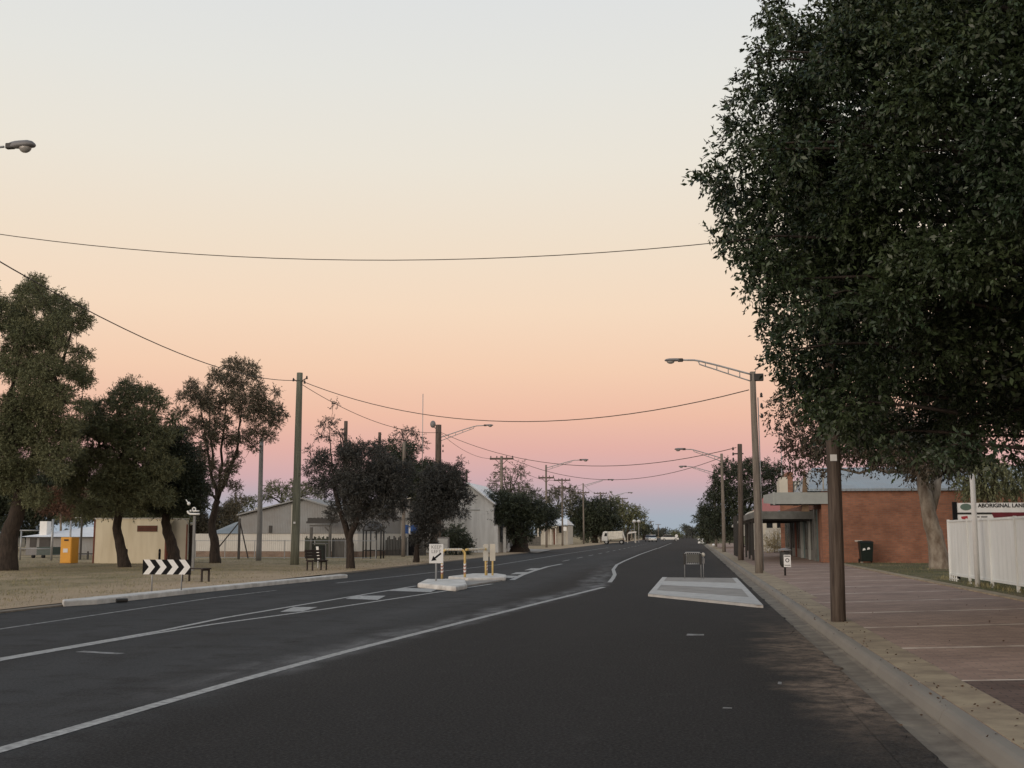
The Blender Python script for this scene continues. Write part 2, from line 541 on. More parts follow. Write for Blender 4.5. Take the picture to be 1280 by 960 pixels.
LENS = mat('lamp_lens_glass', (0.30, 0.29, 0.27), 0.2, spec=0.5)
LAMPG = mat('lamp_grey', (0.19, 0.185, 0.185), 0.45, var=(0.13, 0.13, 0.13))
CABLE = mat('black_cable', (0.07, 0.06, 0.052), 0.7)
LITTER = mat('dead_leaf_litter', (0.10, 0.06, 0.035), 0.9, island=0.5)


# ------------------------------------------------------------ mesh building
class MB:
    def __init__(s):
        s.v, s.f = [], []

    def add(s, verts, faces):
        o = len(s.v)
        s.v += [tuple(float(c) for c in p) for p in verts]
        s.f += [tuple(o + i for i in fc) for fc in faces]
        return s

    def box(s, x0, x1, y0, y1, z0, z1):
        s.add([(x0, y0, z0), (x1, y0, z0), (x1, y1, z0), (x0, y1, z0), (x0, y0, z1), (x1, y0, z1), (x1, y1, z1), (x0, y1, z1)],
              [(0, 3, 2, 1), (4, 5, 6, 7), (0, 1, 5, 4), (1, 2, 6, 5), (2, 3, 7, 6), (3, 0, 4, 7)])
        return s

    def bar(s, a, b, w, h=None):
        """square bar from a to b."""
        h = h or w
        a, b = Vector(a), Vector(b)
        d = (b - a).normalized()
        up = Vector((0, 0, 1)) if abs(d.z) < 0.9 else Vector((0, 1, 0))
        u = d.cross(up).normalized() * w / 2
        v = u.cross(d).normalized() * h / 2
        s.add([a - u - v, a + u - v, a + u + v, a - u + v, b - u - v, b + u - v, b + u + v, b - u + v],
              [(0, 1, 2, 3), (7, 6, 5, 4), (0, 4, 5, 1), (1, 5, 6, 2), (2, 6, 7, 3), (3, 7, 4, 0)])
        return s

    def tube(s, pts, rad, seg=10, cap=True):
        pts = [Vector(p) for p in pts]
        if isinstance(rad, (int, float)):
            rad = [rad] * len(pts)
        rings = []
        d0 = (pts[1] - pts[0]).normalized()
        ref = Vector((1, 0, 0)) if abs(d0.x) < 0.9 else Vector((0, 1, 0))
        u = d0.cross(ref).normalized()
        o = len(s.v)
        for i, p in enumerate(pts):
            if i == 0:
                d = pts[1] - pts[0]
            elif i == len(pts) - 1:
                d = pts[-1] - pts[-2]
            else:
                d = pts[i + 1] - pts[i - 1]
            d = d.normalized()
            u = (u - d * u.dot(d)).normalized()
            w = d.cross(u)
            for k in range(seg):
                a = 2 * math.pi * k / seg
                q = p + (u * math.cos(a) + w * math.sin(a)) * rad[i]
                s.v.append((q.x, q.y, q.z))
        for i in range(len(pts) - 1):
            for k in range(seg):
                a, b = o + i * seg + k, o + i * seg + (k + 1) % seg
                s.f.append((a, b, b + seg, a + seg))
        if cap:
            s.f.append(tuple(o + k for k in reversed(range(seg))))
            s.f.append(tuple(o + (len(pts) - 1) * seg + k for k in range(seg)))
        return s

    def prism(s, poly, z0, z1):
        """extrude an (x, y) polygon upwards; z0/z1 may be functions of (x, y)."""
        g0 = z0 if callable(z0) else (lambda x, y: z0)
        g1 = z1 if callable(z1) else (lambda x, y: z1)
        n = len(poly)
        v = [(x, y, g0(x, y)) for x, y in poly] + [(x, y, g1(x, y)) for x, y in poly]
        f = [tuple(reversed(range(n))), tuple(range(n, 2 * n))]
        f += [(i, (i + 1) % n, n + (i + 1) % n, n + i) for i in range(n)]
        return s.add(v, f)

    def wallpoly(s, poly, y0, y1):
        """extrude an (x, z) outline between two y planes."""
        n = len(poly)
        v = [(x, y0, z) for x, z in poly] + [(x, y1, z) for x, z in poly]
        f = [tuple(range(n)), tuple(reversed(range(n, 2 * n)))]
        f += [((i + 1) % n, i, n + i, n + (i + 1) % n) for i in range(n)]
        return s.add(v, f)

    def sheet(s, poly, z):
        g = z if callable(z) else (lambda x, y: z)
        return s.add([(x, y, g(x, y)) for x, y in poly], [tuple(range(len(poly)))])

    def ell(s, c, r, seg=14, rings=8):
        cx, cy, cz = c
        rx, ry, rz = r if hasattr(r, '__len__') else (r, r, r)
        o = len(s.v)
        for i in range(rings + 1):
            t = math.pi * i / rings
            for k in range(seg):
                a = 2 * math.pi * k / seg
                s.v.append((cx + rx * math.sin(t) * math.cos(a), cy + ry * math.sin(t) * math.sin(a), cz + rz * math.cos(t)))
        for i in range(rings):
            for k in range(seg):
                a, b = o + i * seg + k, o + i * seg + (k + 1) % seg
                s.f.append((a, a + seg, b + seg, b))
        return s

    def build(s, name, m, parent=None, smooth=False, bevel=0.0):
        me = bpy.data.meshes.new(name)
        me.from_pydata(s.v, [], s.f)
        me.materials.append(m)
        if smooth:
            me.polygons.foreach_set('use_smooth', [True] * len(me.polygons))
        me.update()
        o = bpy.data.objects.new(name, me)
        COL.objects.link(o)
        if parent is not None:
            o.parent = parent
        if bevel:
            bv = o.modifiers.new('edge', 'BEVEL')
            bv.width = bevel
            bv.segments = 2
            bv.limit_method = 'ANGLE'
        return o


def tag(o, label=None, cat=None, group=None, kind=None):
    if label:
        o['label'] = label
    if cat:
        o['category'] = cat
    if group:
        o['group'] = group
    if kind:
        o['kind'] = kind
    return o


def thing(name, label, cat, loc=(0, 0, 0), rz=0.0, group=None):
    o = bpy.data.objects.new(name, None)
    COL.objects.link(o)
    o.empty_display_size = 0.2
    o.location = tuple(float(v) for v in loc)
    o.rotation_euler = (0, 0, rz)
    return tag(o, label, cat, group)


def copy_tree(o, parent=None):
    c = o.copy()
    COL.objects.link(c)
    c.parent = parent
    for ch in [k for k in bpy.data.objects if k.parent == o]:
        copy_tree(ch, c)
    return c


def struct(name, mb, m, label=None):
    return tag(mb.build(name, m), label, None, None, 'structure')


def text(body, name, size, m, parent, loc, rot, extr=0.003, align='CENTER', off=0.0):
    c = bpy.data.curves.new(name, 'FONT')
    c.body = body
    c.size = size
    c.extrude = extr
    c.align_x = align
    c.align_y = 'CENTER'
    c.offset = off
    tmp = bpy.data.objects.new(name + '_outline', c)
    me = bpy.data.meshes.new_from_object(tmp)
    bpy.data.objects.remove(tmp)
    me.materials.clear()
    me.materials.append(m)
    o = bpy.data.objects.new(name, me)
    COL.objects.link(o)
    o.parent = parent
    o.location = loc
    o.rotation_euler = rot
    return o


def leaf_mesh(name, m, B, D, L, W, parent=None, fold=0.12):
    """many leaf-shaped quads at once. B base points, D directions, L lengths."""
    n = len(B)
    rv = rng.normal(size=(n, 3))
    S = np.cross(D, rv)
    S /= np.linalg.norm(S, axis=1)[:, None] + 1e-9
    N = np.cross(D, S)
    L = L[:, None]
    mid = B + D * L * 0.45 + N * L * fold
    V = np.empty((n, 4, 3), dtype=np.float32)
    V[:, 0] = B
    V[:, 1] = mid + S * L * W * 0.5
    V[:, 2] = B + D * L
    V[:, 3] = mid - S * L * W * 0.5
    me = bpy.data.meshes.new(name)
    me.vertices.add(n * 4)
    me.vertices.foreach_set('co', V.reshape(-1))
    me.loops.add(n * 4)
    me.loops.foreach_set('vertex_index', np.arange(n * 4, dtype=np.int32))
    me.polygons.add(n)
    me.polygons.foreach_set('loop_start', np.arange(n, dtype=np.int32) * 4)
    me.polygons.foreach_set('loop_total', np.full(n, 4, dtype=np.int32))
    me.materials.append(m)
    me.update(calc_edges=True)
    o = bpy.data.objects.new(name, me)
    COL.objects.link(o)
    if parent is not None:
        o.parent = parent
    return o


def unit(v):
    return v / (np.linalg.norm(v, axis=1)[:, None] + 1e-9)


def clump_leaves(clumps, L, cover, droop=0.5, W=0.42, spray=14, shell=0.6, spread=0.22, twig=None):
    """clumps: (centre xyz, radius). Each clump is filled with short leafy twigs pointing outward;
    the leaves alternate along their twig."""
    C = np.array([np.array(c, float) for c, r in clumps])
    Rr = np.array([r for c, r in clumps])
    n = np.maximum(3, (1.35 * cover * math.pi * Rr ** 2 / (0.5 * W * L * L) / spray).astype(int))
    idx = np.repeat(np.arange(len(C)), n)
    m = len(idx)
    r = Rr[idx]
    d = unit(rng.normal(size=(m, 3)))
    P = C[idx] + d * (r * rng.uniform(shell ** 3, 0.8, m) ** (1 / 3) * rng.uniform(0.7, 0.95, m))[:, None] * np.array([1, 1, 0.8])
    T = unit(d * 0.8 + rng.normal(size=(m, 3)) * 0.55 + np.array([0, 0, -droop * 0.5]))
    TL = (twig if twig else L * spray * 0.26) * rng.uniform(0.5, 1.35, m)
    t = np.tile((np.arange(spray) + 0.5) / spray, m)
    k = np.repeat(np.arange(m), spray)
    q = len(k)
    base = P[k] + T[k] * (TL[k] * t)[:, None] + np.array([0, 0, -1]) * (droop * 0.35 * TL[k] * t * t)[:, None] + rng.normal(size=(q, 3)) * L * 0.12
    side = unit(np.cross(T[k], rng.normal(size=(q, 3))))
    D = unit(T[k] * 0.75 + side * 0.8 + np.array([0, 0, -droop * 0.8]) + rng.normal(size=(q, 3)) * 0.2)
    return base, D, L * rng.uniform(0.6, 1.25, q)


def limb(mb, a, b, ra, rb, wig=0.08, n=6, seg=6, lift=0.15):
    a, b = np.array(a, float), np.array(b, float)
    ln = np.linalg.norm(b - a)
    pts, rs = [], []
    for i in range(n + 1):
        t = i / n
        p = a + (b - a) * t
        p = p + np.array([0, 0, 1]) * math.sin(math.pi * t) * ln * lift * 0.5
        if 0 < i < n:
            p = p + rng.normal(size=3) * ln * wig * 0.35
        pts.append(p)
        rs.append(ra + (rb - ra) * t ** 0.8)
    mb.tube(pts, rs, seg)
    return pts


def make_tree(name, label, cat, base, trunk, r0, clumps, L, cover, leafm, barkm, group=None, droop=0.4,
              limbs=0.5, twigs=3, shell=0.45, W=0.42, crownlabel=None, seg=10, spray=14, spread=0.22, fork=None, trunk2=None, scaffold=5):
    """base/trunk/clumps in world metres; trunk = list of points above the base up to the fork."""
    base = np.array(base, float)
    root = thing(name, label, cat, base, 0, group)
    tb = MB()
    pts = [np.zeros(3) - np.array([0, 0, 0.15])] + [np.array(p, float) - base for p in trunk]
    n = len(pts)
    rs = [r0 * (1.25 if i == 0 else 1 - 0.40 * i / (n - 1)) for i in range(n)]
    # smooth: subdivide
    P2, R2 = [], []
    for i in range(n - 1):
        for k in range(4):
            t = k / 4
            P2.append(pts[i] * (1 - t) + pts[i + 1] * t + (rng.normal(size=3) * r0 * 0.06 if (i or k) else 0))
            R2.append(rs[i] * (1 - t) ** 1.3 + rs[i + 1] * (1 - (1 - t) ** 1.3) if i == 0 else rs[i] * (1 - t) + rs[i + 1] * t)
    P2.append(pts[-1])
    R2.append(rs[-1])
    tb.tube(P2, R2, seg)
    top = pts[-1]
    starts = [(top, rs[-1])]
    if trunk2:
        q = [np.array(p, float) - base for p in trunk2]
        tb.tube(q, [r0 * (0.8 - 0.3 * i / (len(q) - 1)) for i in range(len(q))], seg)
        starts.append((q[-1], r0 * 0.5))
    lc = [(np.array(c, float) - base, r) for c, r in clumps]
    order = sorted(range(len(lc)), key=lambda i: np.linalg.norm(lc[i][0] - top))
    nodes = [(p, r) for p, r in starts]
    if scaffold:
        # main limbs rise steeply out of the fork like the ribs of a fan
        cc = np.mean([c for c, r in lc], axis=0)
        hi = max(c[2] for c, r in lc)
        wd = max(np.linalg.norm((c - cc)[:2]) for c, r in lc)
        for q_ in range(scaffold):
            an = 2 * math.pi * (q_ + rng.uniform(-.25, .25)) / scaffold
            s0, sr = starts[q_ % len(starts)]
            e1 = s0 + np.array([math.cos(an) * wd * .26, math.sin(an) * wd * .26, (hi - s0[2]) * .42]) + np.array([(cc - s0)[0], (cc - s0)[1], 0]) * .5
            p1 = limb(tb, s0, e1, sr * .62, sr * .36, seg=7, lift=-.12, wig=.06)
            e2 = e1 + np.array([math.cos(an + .4) * wd * .18, math.sin(an + .4) * wd * .18, (hi - e1[2]) * .55])
            e2 = min((c for c, r in lc), key=lambda c: np.linalg.norm(c - e2))
            p2 = limb(tb, e1, e2, sr * .36, sr * .12, seg=6, lift=-.05, wig=.05)
            nodes += [(p1[3], sr * .4), (p1[5], sr * .34), (p2[0], sr * .34), (p2[2], sr * .25), (p2[4], sr * .18)]
    for i in order:
        if rng.uniform() > limbs and i > 2:
            continue
        c, r = lc[i]
        # join to the nearest node that lies below
        cand = [(np.linalg.norm(c - p) + (3.0 if p[2] > c[2] + 0.3 else 0), k) for k, (p, q) in enumerate(nodes)]
        _, k = min(cand)
        p, pr = nodes[k]
        er = max(0.010, min(pr * 0.42, r0 * .09))
        ps = limb(tb, p, c, min(pr * 0.7, r0 * .3), er, seg=6, lift=.06)
        nodes.append((ps[3], max(er, pr * 0.58)))
        nodes.append((c, er))
        for _ in range(twigs):
            e = c + unit(rng.normal(size=(1, 3)))[0] * r * 0.85
            limb(tb, ps[4 if rng.uniform() < 0.5 else 6], e, er * 0.7, er * 0.25, seg=4, n=4)
    tb.build('trunk', barkm, root, smooth=True)
    B, D, LL = clump_leaves(lc, L, cover, droop, W, spray=spray, shell=shell, spread=spread)
    o = leaf_mesh('crown', leafm, B, D, LL, W, root)
    if crownlabel:
        o['label'] = crownlabel
    return root


def img_clumps(lst, Y, depth=1.0, dup=2, axis_px=None, jit=0.1, fringe=0.55):
    """lst of (px, py, rpx) read as balls of foliage round a trunk standing at distance Y."""
    out = []
    xs = [c[0] for c in lst]
    ax = axis_px if axis_px is not None else (min(xs) + max(xs)) / 2
    half = max(abs(x - ax) for x in xs) + 5
    for px, py, r in lst:
        k = math.sqrt(max(0.15, 1 - ((px - ax) / half) ** 2)) * half / FPX * Y * 0.8 * depth
        for i in range(dup):
            if dup == 1:
                dy = rng.uniform(-0.4, 0.4) * k
            else:
                dy = (-k + 2 * k * i / (dup - 1)) * rng.uniform(0.5, 1.0)
            Yc = Y + dy
            c = pl(px + rng.normal() * r * jit, py + rng.normal() * r * jit, Yc)
            out.append((c, r / FPX * Yc))
            if rng.uniform() < fringe:      # a stray bough that breaks the round outline
                w = rng.normal(size=3)
                w /= np.linalg.norm(w)
                rw = r / FPX * Yc
                out.append((c + w * rw * rng.uniform(1.0, 1.35), rw * rng.uniform(.28, .45)))
    return out

# ============================================================ THE SETTING
def foot_z(x, y=0):                       # the footpath climbs gently away from the kerb
    return 0.15 + max(0.0, min(1.0, (x - 2.2) / 4.3)) * 0.15


KERB_X = 1.66      # asphalt meets gutter
ROAD_L = -14.3
g = MB()
g.sheet([(-3000, -60), (3000, -60), (3000, 5000), (-3000, 5000)], -0.03)
struct('ground', g, mat('far_ground', (0.16, 0.14, 0.095), 0.95, var=(0.08, 0.085, 0.05), scale=0.02, amount=0.5, bump=0.3))
g = MB()
g.sheet([(-140, -20), (ROAD_L, -20), (ROAD_L, 900), (-140, 900)], lambda x, y: 0.045)
struct('park_lawn', g, GRASS_G)
g = MB()
g.prism([(ROAD_L - 0.02, -20), (ROAD_L + 0.30, -20), (ROAD_L + 0.30, 26.2), (ROAD_L - 0.02, 26.2)], -0.02, 0.03)
g.prism([(ROAD_L - 0.02, 44), (ROAD_L + 0.18, 44), (ROAD_L + 0.18, 900), (ROAD_L - 0.02, 900)], -0.02, 0.03)
struct('road_shoulder', g, CONC_D)
g = MB()
g.sheet([(ROAD_L, -20), (KERB_X + 0.06, -20), (KERB_X + 0.06, 1500), (ROAD_L, 1500)], 0.0)
struct('road', g, ASPHALT)
# ragged edge of the seal over the gutter
g = MB()
yy = np.arange(4.0, 140, 0.22)
xe = KERB_X + rng.normal(size=len(yy)) * 0.035 + 0.06 * np.sin(yy * 0.9)
L_ = [(KERB_X - 0.25, y, 0.0045) for y in yy] + [(x, y, 0.0045) for x, y in zip(xe, yy)]
n_ = len(yy)
g.add(L_, [(i, n_ + i, n_ + i + 1, i + 1) for i in range(n_ - 1)])
g.add([(x, y, 0.0045) for x, y in zip(xe, yy)] + [(x + 0.01, y, -0.012) for x, y in zip(xe, yy)],
      [(i, n_ + i, n_ + i + 1, i + 1) for i in range(n_ - 1)])
struct('road_edge', g, ASPHALT)
# gutter dish, kerb with rounded nose, joints every few metres
def profile_sweep(prof, ys):
    mb = MB()
    k = len(prof)
    for a, b in zip(ys[:-1], ys[1:]):
        y0, y1 = a + 0.006, b - 0.006
        v = [(x, y0, z) for x, z in prof] + [(x, y1, z) for x, z in prof]
        mb.add(v, [(i, i + 1, k + i + 1, k + i) for i in range(k - 1)] + [tuple(reversed(range(k))), tuple(range(k, 2 * k))])
    return mb
ys = list(np.arange(-3, 185, 3.4))
struct('gutter', profile_sweep([(1.62, -0.06), (1.62, -0.002), (1.80, -0.018), (2.00, -0.010), (2.045, 0.004), (2.045, -0.06)], ys), CONC_D)
struct('kerb', profile_sweep([(2.047, -0.06), (2.047, 0.02), (2.075, 0.09), (2.095, 0.118), (2.125, 0.134), (2.165, 0.14), (2.205, 0.143), (2.205, -0.06)], ys), CONC_K)
g = MB()
for i, (a, b) in enumerate(zip(ys[:-1], ys[1:])):
    w = 2.62 if b < 31 else 2.80
    g.prism([(2.215, a + .004), (w, a + .004), (w, b - .004), (2.215, b - .004)], -0.05, lambda x, y: foot_z(x) - 0.004)
struct('footpath_edge_strip', g, BEIGE)
g = MB()
g.sheet([(2.19, -3), (6.42, -3), (6.42, 185), (2.19, 185)], lambda x, y: foot_z(x) - 0.010)
struct('footpath', g, PAVER)
g = MB()
g.sheet([(2.622, 9.04), (6.40, 9.04), (6.40, 12.33), (2.622, 12.33)], lambda x, y: foot_z(x) - 0.0065)
struct('footpath_dark_border', g, PAVER_D)
g = MB()
g.sheet([(3.05, 9.45), (6.0, 9.45), (6.0, 11.95), (3.05, 11.95)], lambda x, y: foot_z(x) - 0.0035)
struct('footpath_red_panel', g, PAVER_R)
g = MB()
g.prism([(6.42, -3), (6.72, -3), (6.72, 57), (6.42, 57)], 0.1, 0.318)
struct('path_edging', g, BEIGE)
g = MB()
g.sheet([(6.70, -20), (120, -20), (120, 900), (6.70, 900)], 0.292)
struct('verge', g, VERGE_G)
g = MB()     # low step hiding the edge of the verge slab beyond the building
g.prism([(2.8, 185), (6.75, 185), (6.75, 900), (2.8, 900)], -0.02, 0.20)
struct('far_verge', g, VERGE_G)

# ---- road markings
def line_strip(pts, w, z=0.0045):
    mb = MB()
    P = [Vector((p[0], p[1], 0)) for p in pts]
    L, Rr = [], []
    for i, p in enumerate(P):
        d = (P[min(i + 1, len(P) - 1)] - P[max(i - 1, 0)]).normalized()
        nrm = Vector((d.y, -d.x, 0))
        ww = w[i] if isinstance(w, (list, tuple)) else w
        L.append(p - nrm * ww / 2)
        Rr.append(p + nrm * ww / 2)
    n = len(P)
    mb.add([(q.x, q.y, z) for q in L + Rr], [(i, n + i, n + i + 1, i + 1) for i in range(n - 1)])
    return mb


def ipts(px):
    return [tuple(gp(x, y)[:2]) for x, y in px]


def dens(pts, step=2.0):
    out = []
    for a, b in zip(pts[:-1], pts[1:]):
        n = max(1, int(math.dist(a, b) / step))
        out += [(a[0] + (b[0] - a[0]) * t / n, a[1] + (b[1] - a[1]) * t / n) for t in range(n)]
    return out + [pts[-1]]


marks = MB()
def mark(pts, w):
    m = line_strip(pts, w)
    marks.add(m.v, m.f)
edge = ipts([(0, 938), (100, 909), (200, 880), (300, 851), (365, 833), (430, 815.5), (500, 797.5), (580, 777.5), (670, 755), (755, 734)])
e0 = (edge[0][0] - (edge[1][0] - edge[0][0]) * 5, edge[0][1] - (edge[1][1] - edge[0][1]) * 5)
mark(dens([e0] + edge), 0.15)
mark(ipts([(762, 728), (766, 723), (768.5, 718.5), (766.5, 712), (771, 706), (781, 701), (800, 693), (822, 685.3)]), 0.15)
mark(dens([(-3.9, 136), (-3.8, 220)]), 0.12)
mark([(-9.0, -15), (-8.95, 4)] + ipts([(-200, 871), (0, 823.5), (200, 789), (280, 772.5), (390, 754), (520, 732.5)]), 0.12)
mark([(-8.8, -15), (-8.8, 4)] + ipts([(-200, 874), (0, 825.5), (190, 792.5), (270, 780), (410, 761), (615, 730)]), 0.12)
mark(ipts([(640, 725), (652, 719), (666, 714), (684, 708.5), (702, 705)]), 0.20)
struct('lane_lines', marks, PAINT)
marks = MB()
mark([(-11.6, -15), (-11.6, 4)] + ipts([(-200, 814), (0, 786.5), (265, 747.5), (345, 738)]), 0.10)
mark(ipts([(420, 729), (520, 718), (623, 706), (700, 693.5), (760, 684.5)]), 0.14)
for a in range(70, 200, 9):
    mark([(-7.7, a), (-7.7, a + 4)], 0.14)
mark([(-8.35, 15.2), (-7.65, 15.0)], 0.16)
struct('worn_road_markings', marks, PAINT_OLD)
marks = MB()
for q in ([(350, 765), (378, 764.5), (397, 759), (367, 759)], [(432, 748.6), (472, 750), (482, 744.8), (444, 744.6)],
          [(486, 738.5), (538, 740.3), (549, 735.8), (504, 735.2)], [(622, 722), (640, 722.5), (648, 720), (630, 719.5)],
          [(638, 718), (656, 717.5), (664, 715), (645, 715.5)], [(655, 713), (668, 712.5), (676, 710.5), (664, 710.5)]):
    marks.add([(*p, 0.0042) for p in ipts(q)], [(0, 1, 2, 3)])
struct('hatched_bars', marks, PAINT)
marks = MB()
for p in ((858, 793, 22, 1.6), (972, 853, 5, 2.4), (903, 885, 12, 1)):
    marks.add([(*q, 0.0045) for q in ipts([(p[0], p[1] + p[3]), (p[0] + p[2], p[1] + p[3] * 1.2), (p[0] + p[2], p[1]), (p[0] + 1, p[1] - .5)])], [(0, 1, 2, 3)])
struct('paint_scraps', marks, PAINT_OLD)

# ---- low kerb of the park side: whitewashed strip
k0 = [(-14.05, 25.6), (-13.55, 26.0), (-13.0, 35), (-12.72, 44.0), (-12.95, 44.7), (-13.3, 44.4), (-13.65, 35)]
a = gp(90, 757)[:2]; b = gp(430, 723)[:2]; c_ = gp(260, 740)[:2]
g = MB()
g.prism([(a[0] - 0.30, a[1] + 0.1), (a[0] + 0.02, a[1] - 0.4), (a[0] + .35, a[1] + .5), (c_[0], c_[1]), (b[0] - 0.1, b[1] - 0.5), (b[0] + 0.05, b[1] + .3), (b[0] - 0.35, b[1] + 0.6), (c_[0] - 0.42, c_[1])], -0.02, 0.13)
o = struct('park_kerb', g, CONC_W)
bv = o.modifiers.new('edge', 'BEVEL'); bv.width = 0.03; bv.segments = 2
g = MB()
g.tube([(a[0] + .55, a[1] + 1.0, 0.06), (a[0] + .72, a[1] + 1.2, 0.06)], 0.05, 10)
tag(g.build('drain_pipe', DSTEEL), 'short dark drain pipe stub poking from white park kerb', 'drain pipe')

# ---- raised crossing platform at the right kerb
pA, pB, pC, pD = [tuple(gp(*q, 0.09)[:2]) for q in ((810, 741), (954, 755), (921, 721.5), (828, 720.5))]
isl = MB()
isl.prism([pA, pB, (pC[0], pC[1]), pD], -0.02, 0.060)
struct('crossing_platform', isl, CONC)
def quad_between(t0, t1, z=0.0640, inset=0.0):
    """a band across the platform from fraction t0 to t1 of its length."""
    def at(t):
        return ((pA[0] + (pD[0] - pA[0]) * t + inset, pA[1] + (pD[1] - pA[1]) * t), (pB[0] + (pC[0] - pB[0]) * t - inset, pB[1] + (pC[1] - pB[1]) * t))
    (l0, r0_), (l1, r1) = at(t0), at(t1)
    return [(*l0, z), (*r0_, z), (*r1, z), (*l1, z)]
g = MB()
g.add(quad_between(0.004, 0.19), [(0, 1, 2, 3)])
g.add(quad_between(0.47, 0.72), [(0, 1, 2, 3)])
for s_, P0, P1 in ((1, pA, pD), (-1, pB, pC)):
    g.add([(P0[0], P0[1], .067), (P0[0] + .16 * s_, P0[1] + .1, .067), (P1[0] + .16 * s_, P1[1], .067), (P1[0], P1[1], .067)], [(0, 1, 2, 3) if s_ > 0 else (3, 2, 1, 0)])
g.add([(pA[0], pA[1] - .004, -.01), (pB[0], pB[1] - .004, -.01), (pB[0], pB[1] - .004, .0625), (pA[0], pA[1] - .004, .0625)], [(0, 1, 2, 3)])
struct('platform_white_bands', g, paint_mat('crossing_white', (0.50, 0.49, 0.46), 0.85, 4))

# ---- median refuge
n0 = MB()
nose = [tuple(gp(*q, .13)[:2]) for q in ((522, 729), (570, 733.5), (584, 730.5), (622, 723.5), (600, 721), (560, 719.5), (533, 724))]
n0.prism([nose[0], nose[1], nose[2], tuple(gp(581, 724, .13)[:2]), nose[6]], -0.02, 0.14)
o = struct('median_nose', n0, CONC_W); bv = o.modifiers.new('edge', 'BEVEL'); bv.width = 0.05; bv.segments = 3
n1 = MB()
n1.prism([tuple(gp(*q, .13)[:2]) for q in ((560, 720.6), (584, 722.5), (632, 721.5), (633, 718.5), (622, 717), (590, 717))], -0.02, 0.14)
o = struct('median_tail', n1, CONC_W); bv = o.modifiers.new('edge', 'BEVEL'); bv.width = 0.05; bv.segments = 3
n2 = MB()
n2.prism([tuple(gp(*q, .05)[:2]) for q in ((584, 731.5), (628, 724.5), (584, 723.2), (556, 723))], -0.02, 0.045)
struct('median_walkway', n2, CONC)

# ---- driveway crossing far left
g = MB()
g.sheet([tuple(gp(*q, .05)[:2]) for q in ((652, 690), (672, 691), (690, 687.3), (655, 686))], 0.055)
struct('driveway', g, CONC)
g = MB()
g.sheet([(-60, 120), (ROAD_L - .1, 120), (ROAD_L - .1, 126), (-60, 126)], 0.052)
struct('side_road', g, CONC_D)

# ---- grass blades: uncountable tufts on the park lawn and on the verge
def blades(name, n, xr, yr, z, m, hgt, label, power=1.6):
    u = rng.uniform(size=n) ** power
    y = yr[0] + (yr[1] - yr[0]) * u
    x = rng.uniform(xr[0], xr[1], n)
    # clustered: keep where a cheap pattern is high
    keep = (np.sin(x * 1.7 + np.sin(y * .9) * 2) + np.sin(y * 1.3 + np.sin(x * .6) * 2) + rng.normal(size=n) * 0.9) > 0.1
    x, y = x[keep], y[keep]
    k = len(x)
    B = np.stack([x, y, np.full(k, z)], 1)
    D = unit(np.stack([rng.normal(size=k) * 0.45, rng.normal(size=k) * 0.45, np.ones(k)], 1))
    o = leaf_mesh(name, m, B, D, hgt * rng.uniform(0.4, 1.4, k), 0.16, None, 0.05)
    return tag(o, label, None, None, 'stuff')
blades('park_grass', 90000, (-40, -14.4), (17, 80), 0.045, BLADE, 0.07, 'short dry grass tufts across the park lawn')
blades('verge_grass_tufts', 30000, (6.75, 16), (16, 58), 0.292, BLADE, 0.06, 'short grass tufts on the verge beside the fence')
blades('fence_weeds', 2500, (7.05, 7.45), (18, 36), 0.292, BLADE, 0.12, 'weeds along the foot of the white fence')
# fallen leaves along the kerb
n = 330
x = np.concatenate([rng.normal(2.22, 0.10, n // 3), rng.uniform(2.2, 2.7, n // 3), rng.uniform(1.7, 6.2, n // 3)])
y = 7 + 25 * rng.uniform(size=len(x)) ** 1.4
z = np.where(x > 2.22, 0.155 + np.maximum(0, (x - 2.2) / 4.3) * 0.15, np.where(x > 2.05, 0.148, 0.002))
D = unit(np.stack([rng.normal(size=len(x)), rng.normal(size=len(x)), rng.normal(size=len(x)) * .15], 1))
tag(leaf_mesh('fallen_leaves', LITTER, np.stack([x, y, z], 1), D, rng.uniform(.015, .045, len(x)), .5, None, .1),
    'small brown fallen leaves scattered on kerb strip and gutter', None, None, 'stuff')

# ============================================================ POLES, LIGHTS, WIRES
def pole_mb(h, r0, r1, lean=(0, 0), sink=0.25, seg=14):
    mb = MB()
    pts, rs = [], []
    for i in range(9):
        t = i / 8
        pts.append((lean[0] * t + 0.015 * math.sin(5 * t), lean[1] * t + 0.012 * math.sin(7 * t + 1), -sink + (h + sink) * t))
        rs.append(r0 + (r1 - r0) * t)
    mb.tube(pts, rs, seg)
    return mb


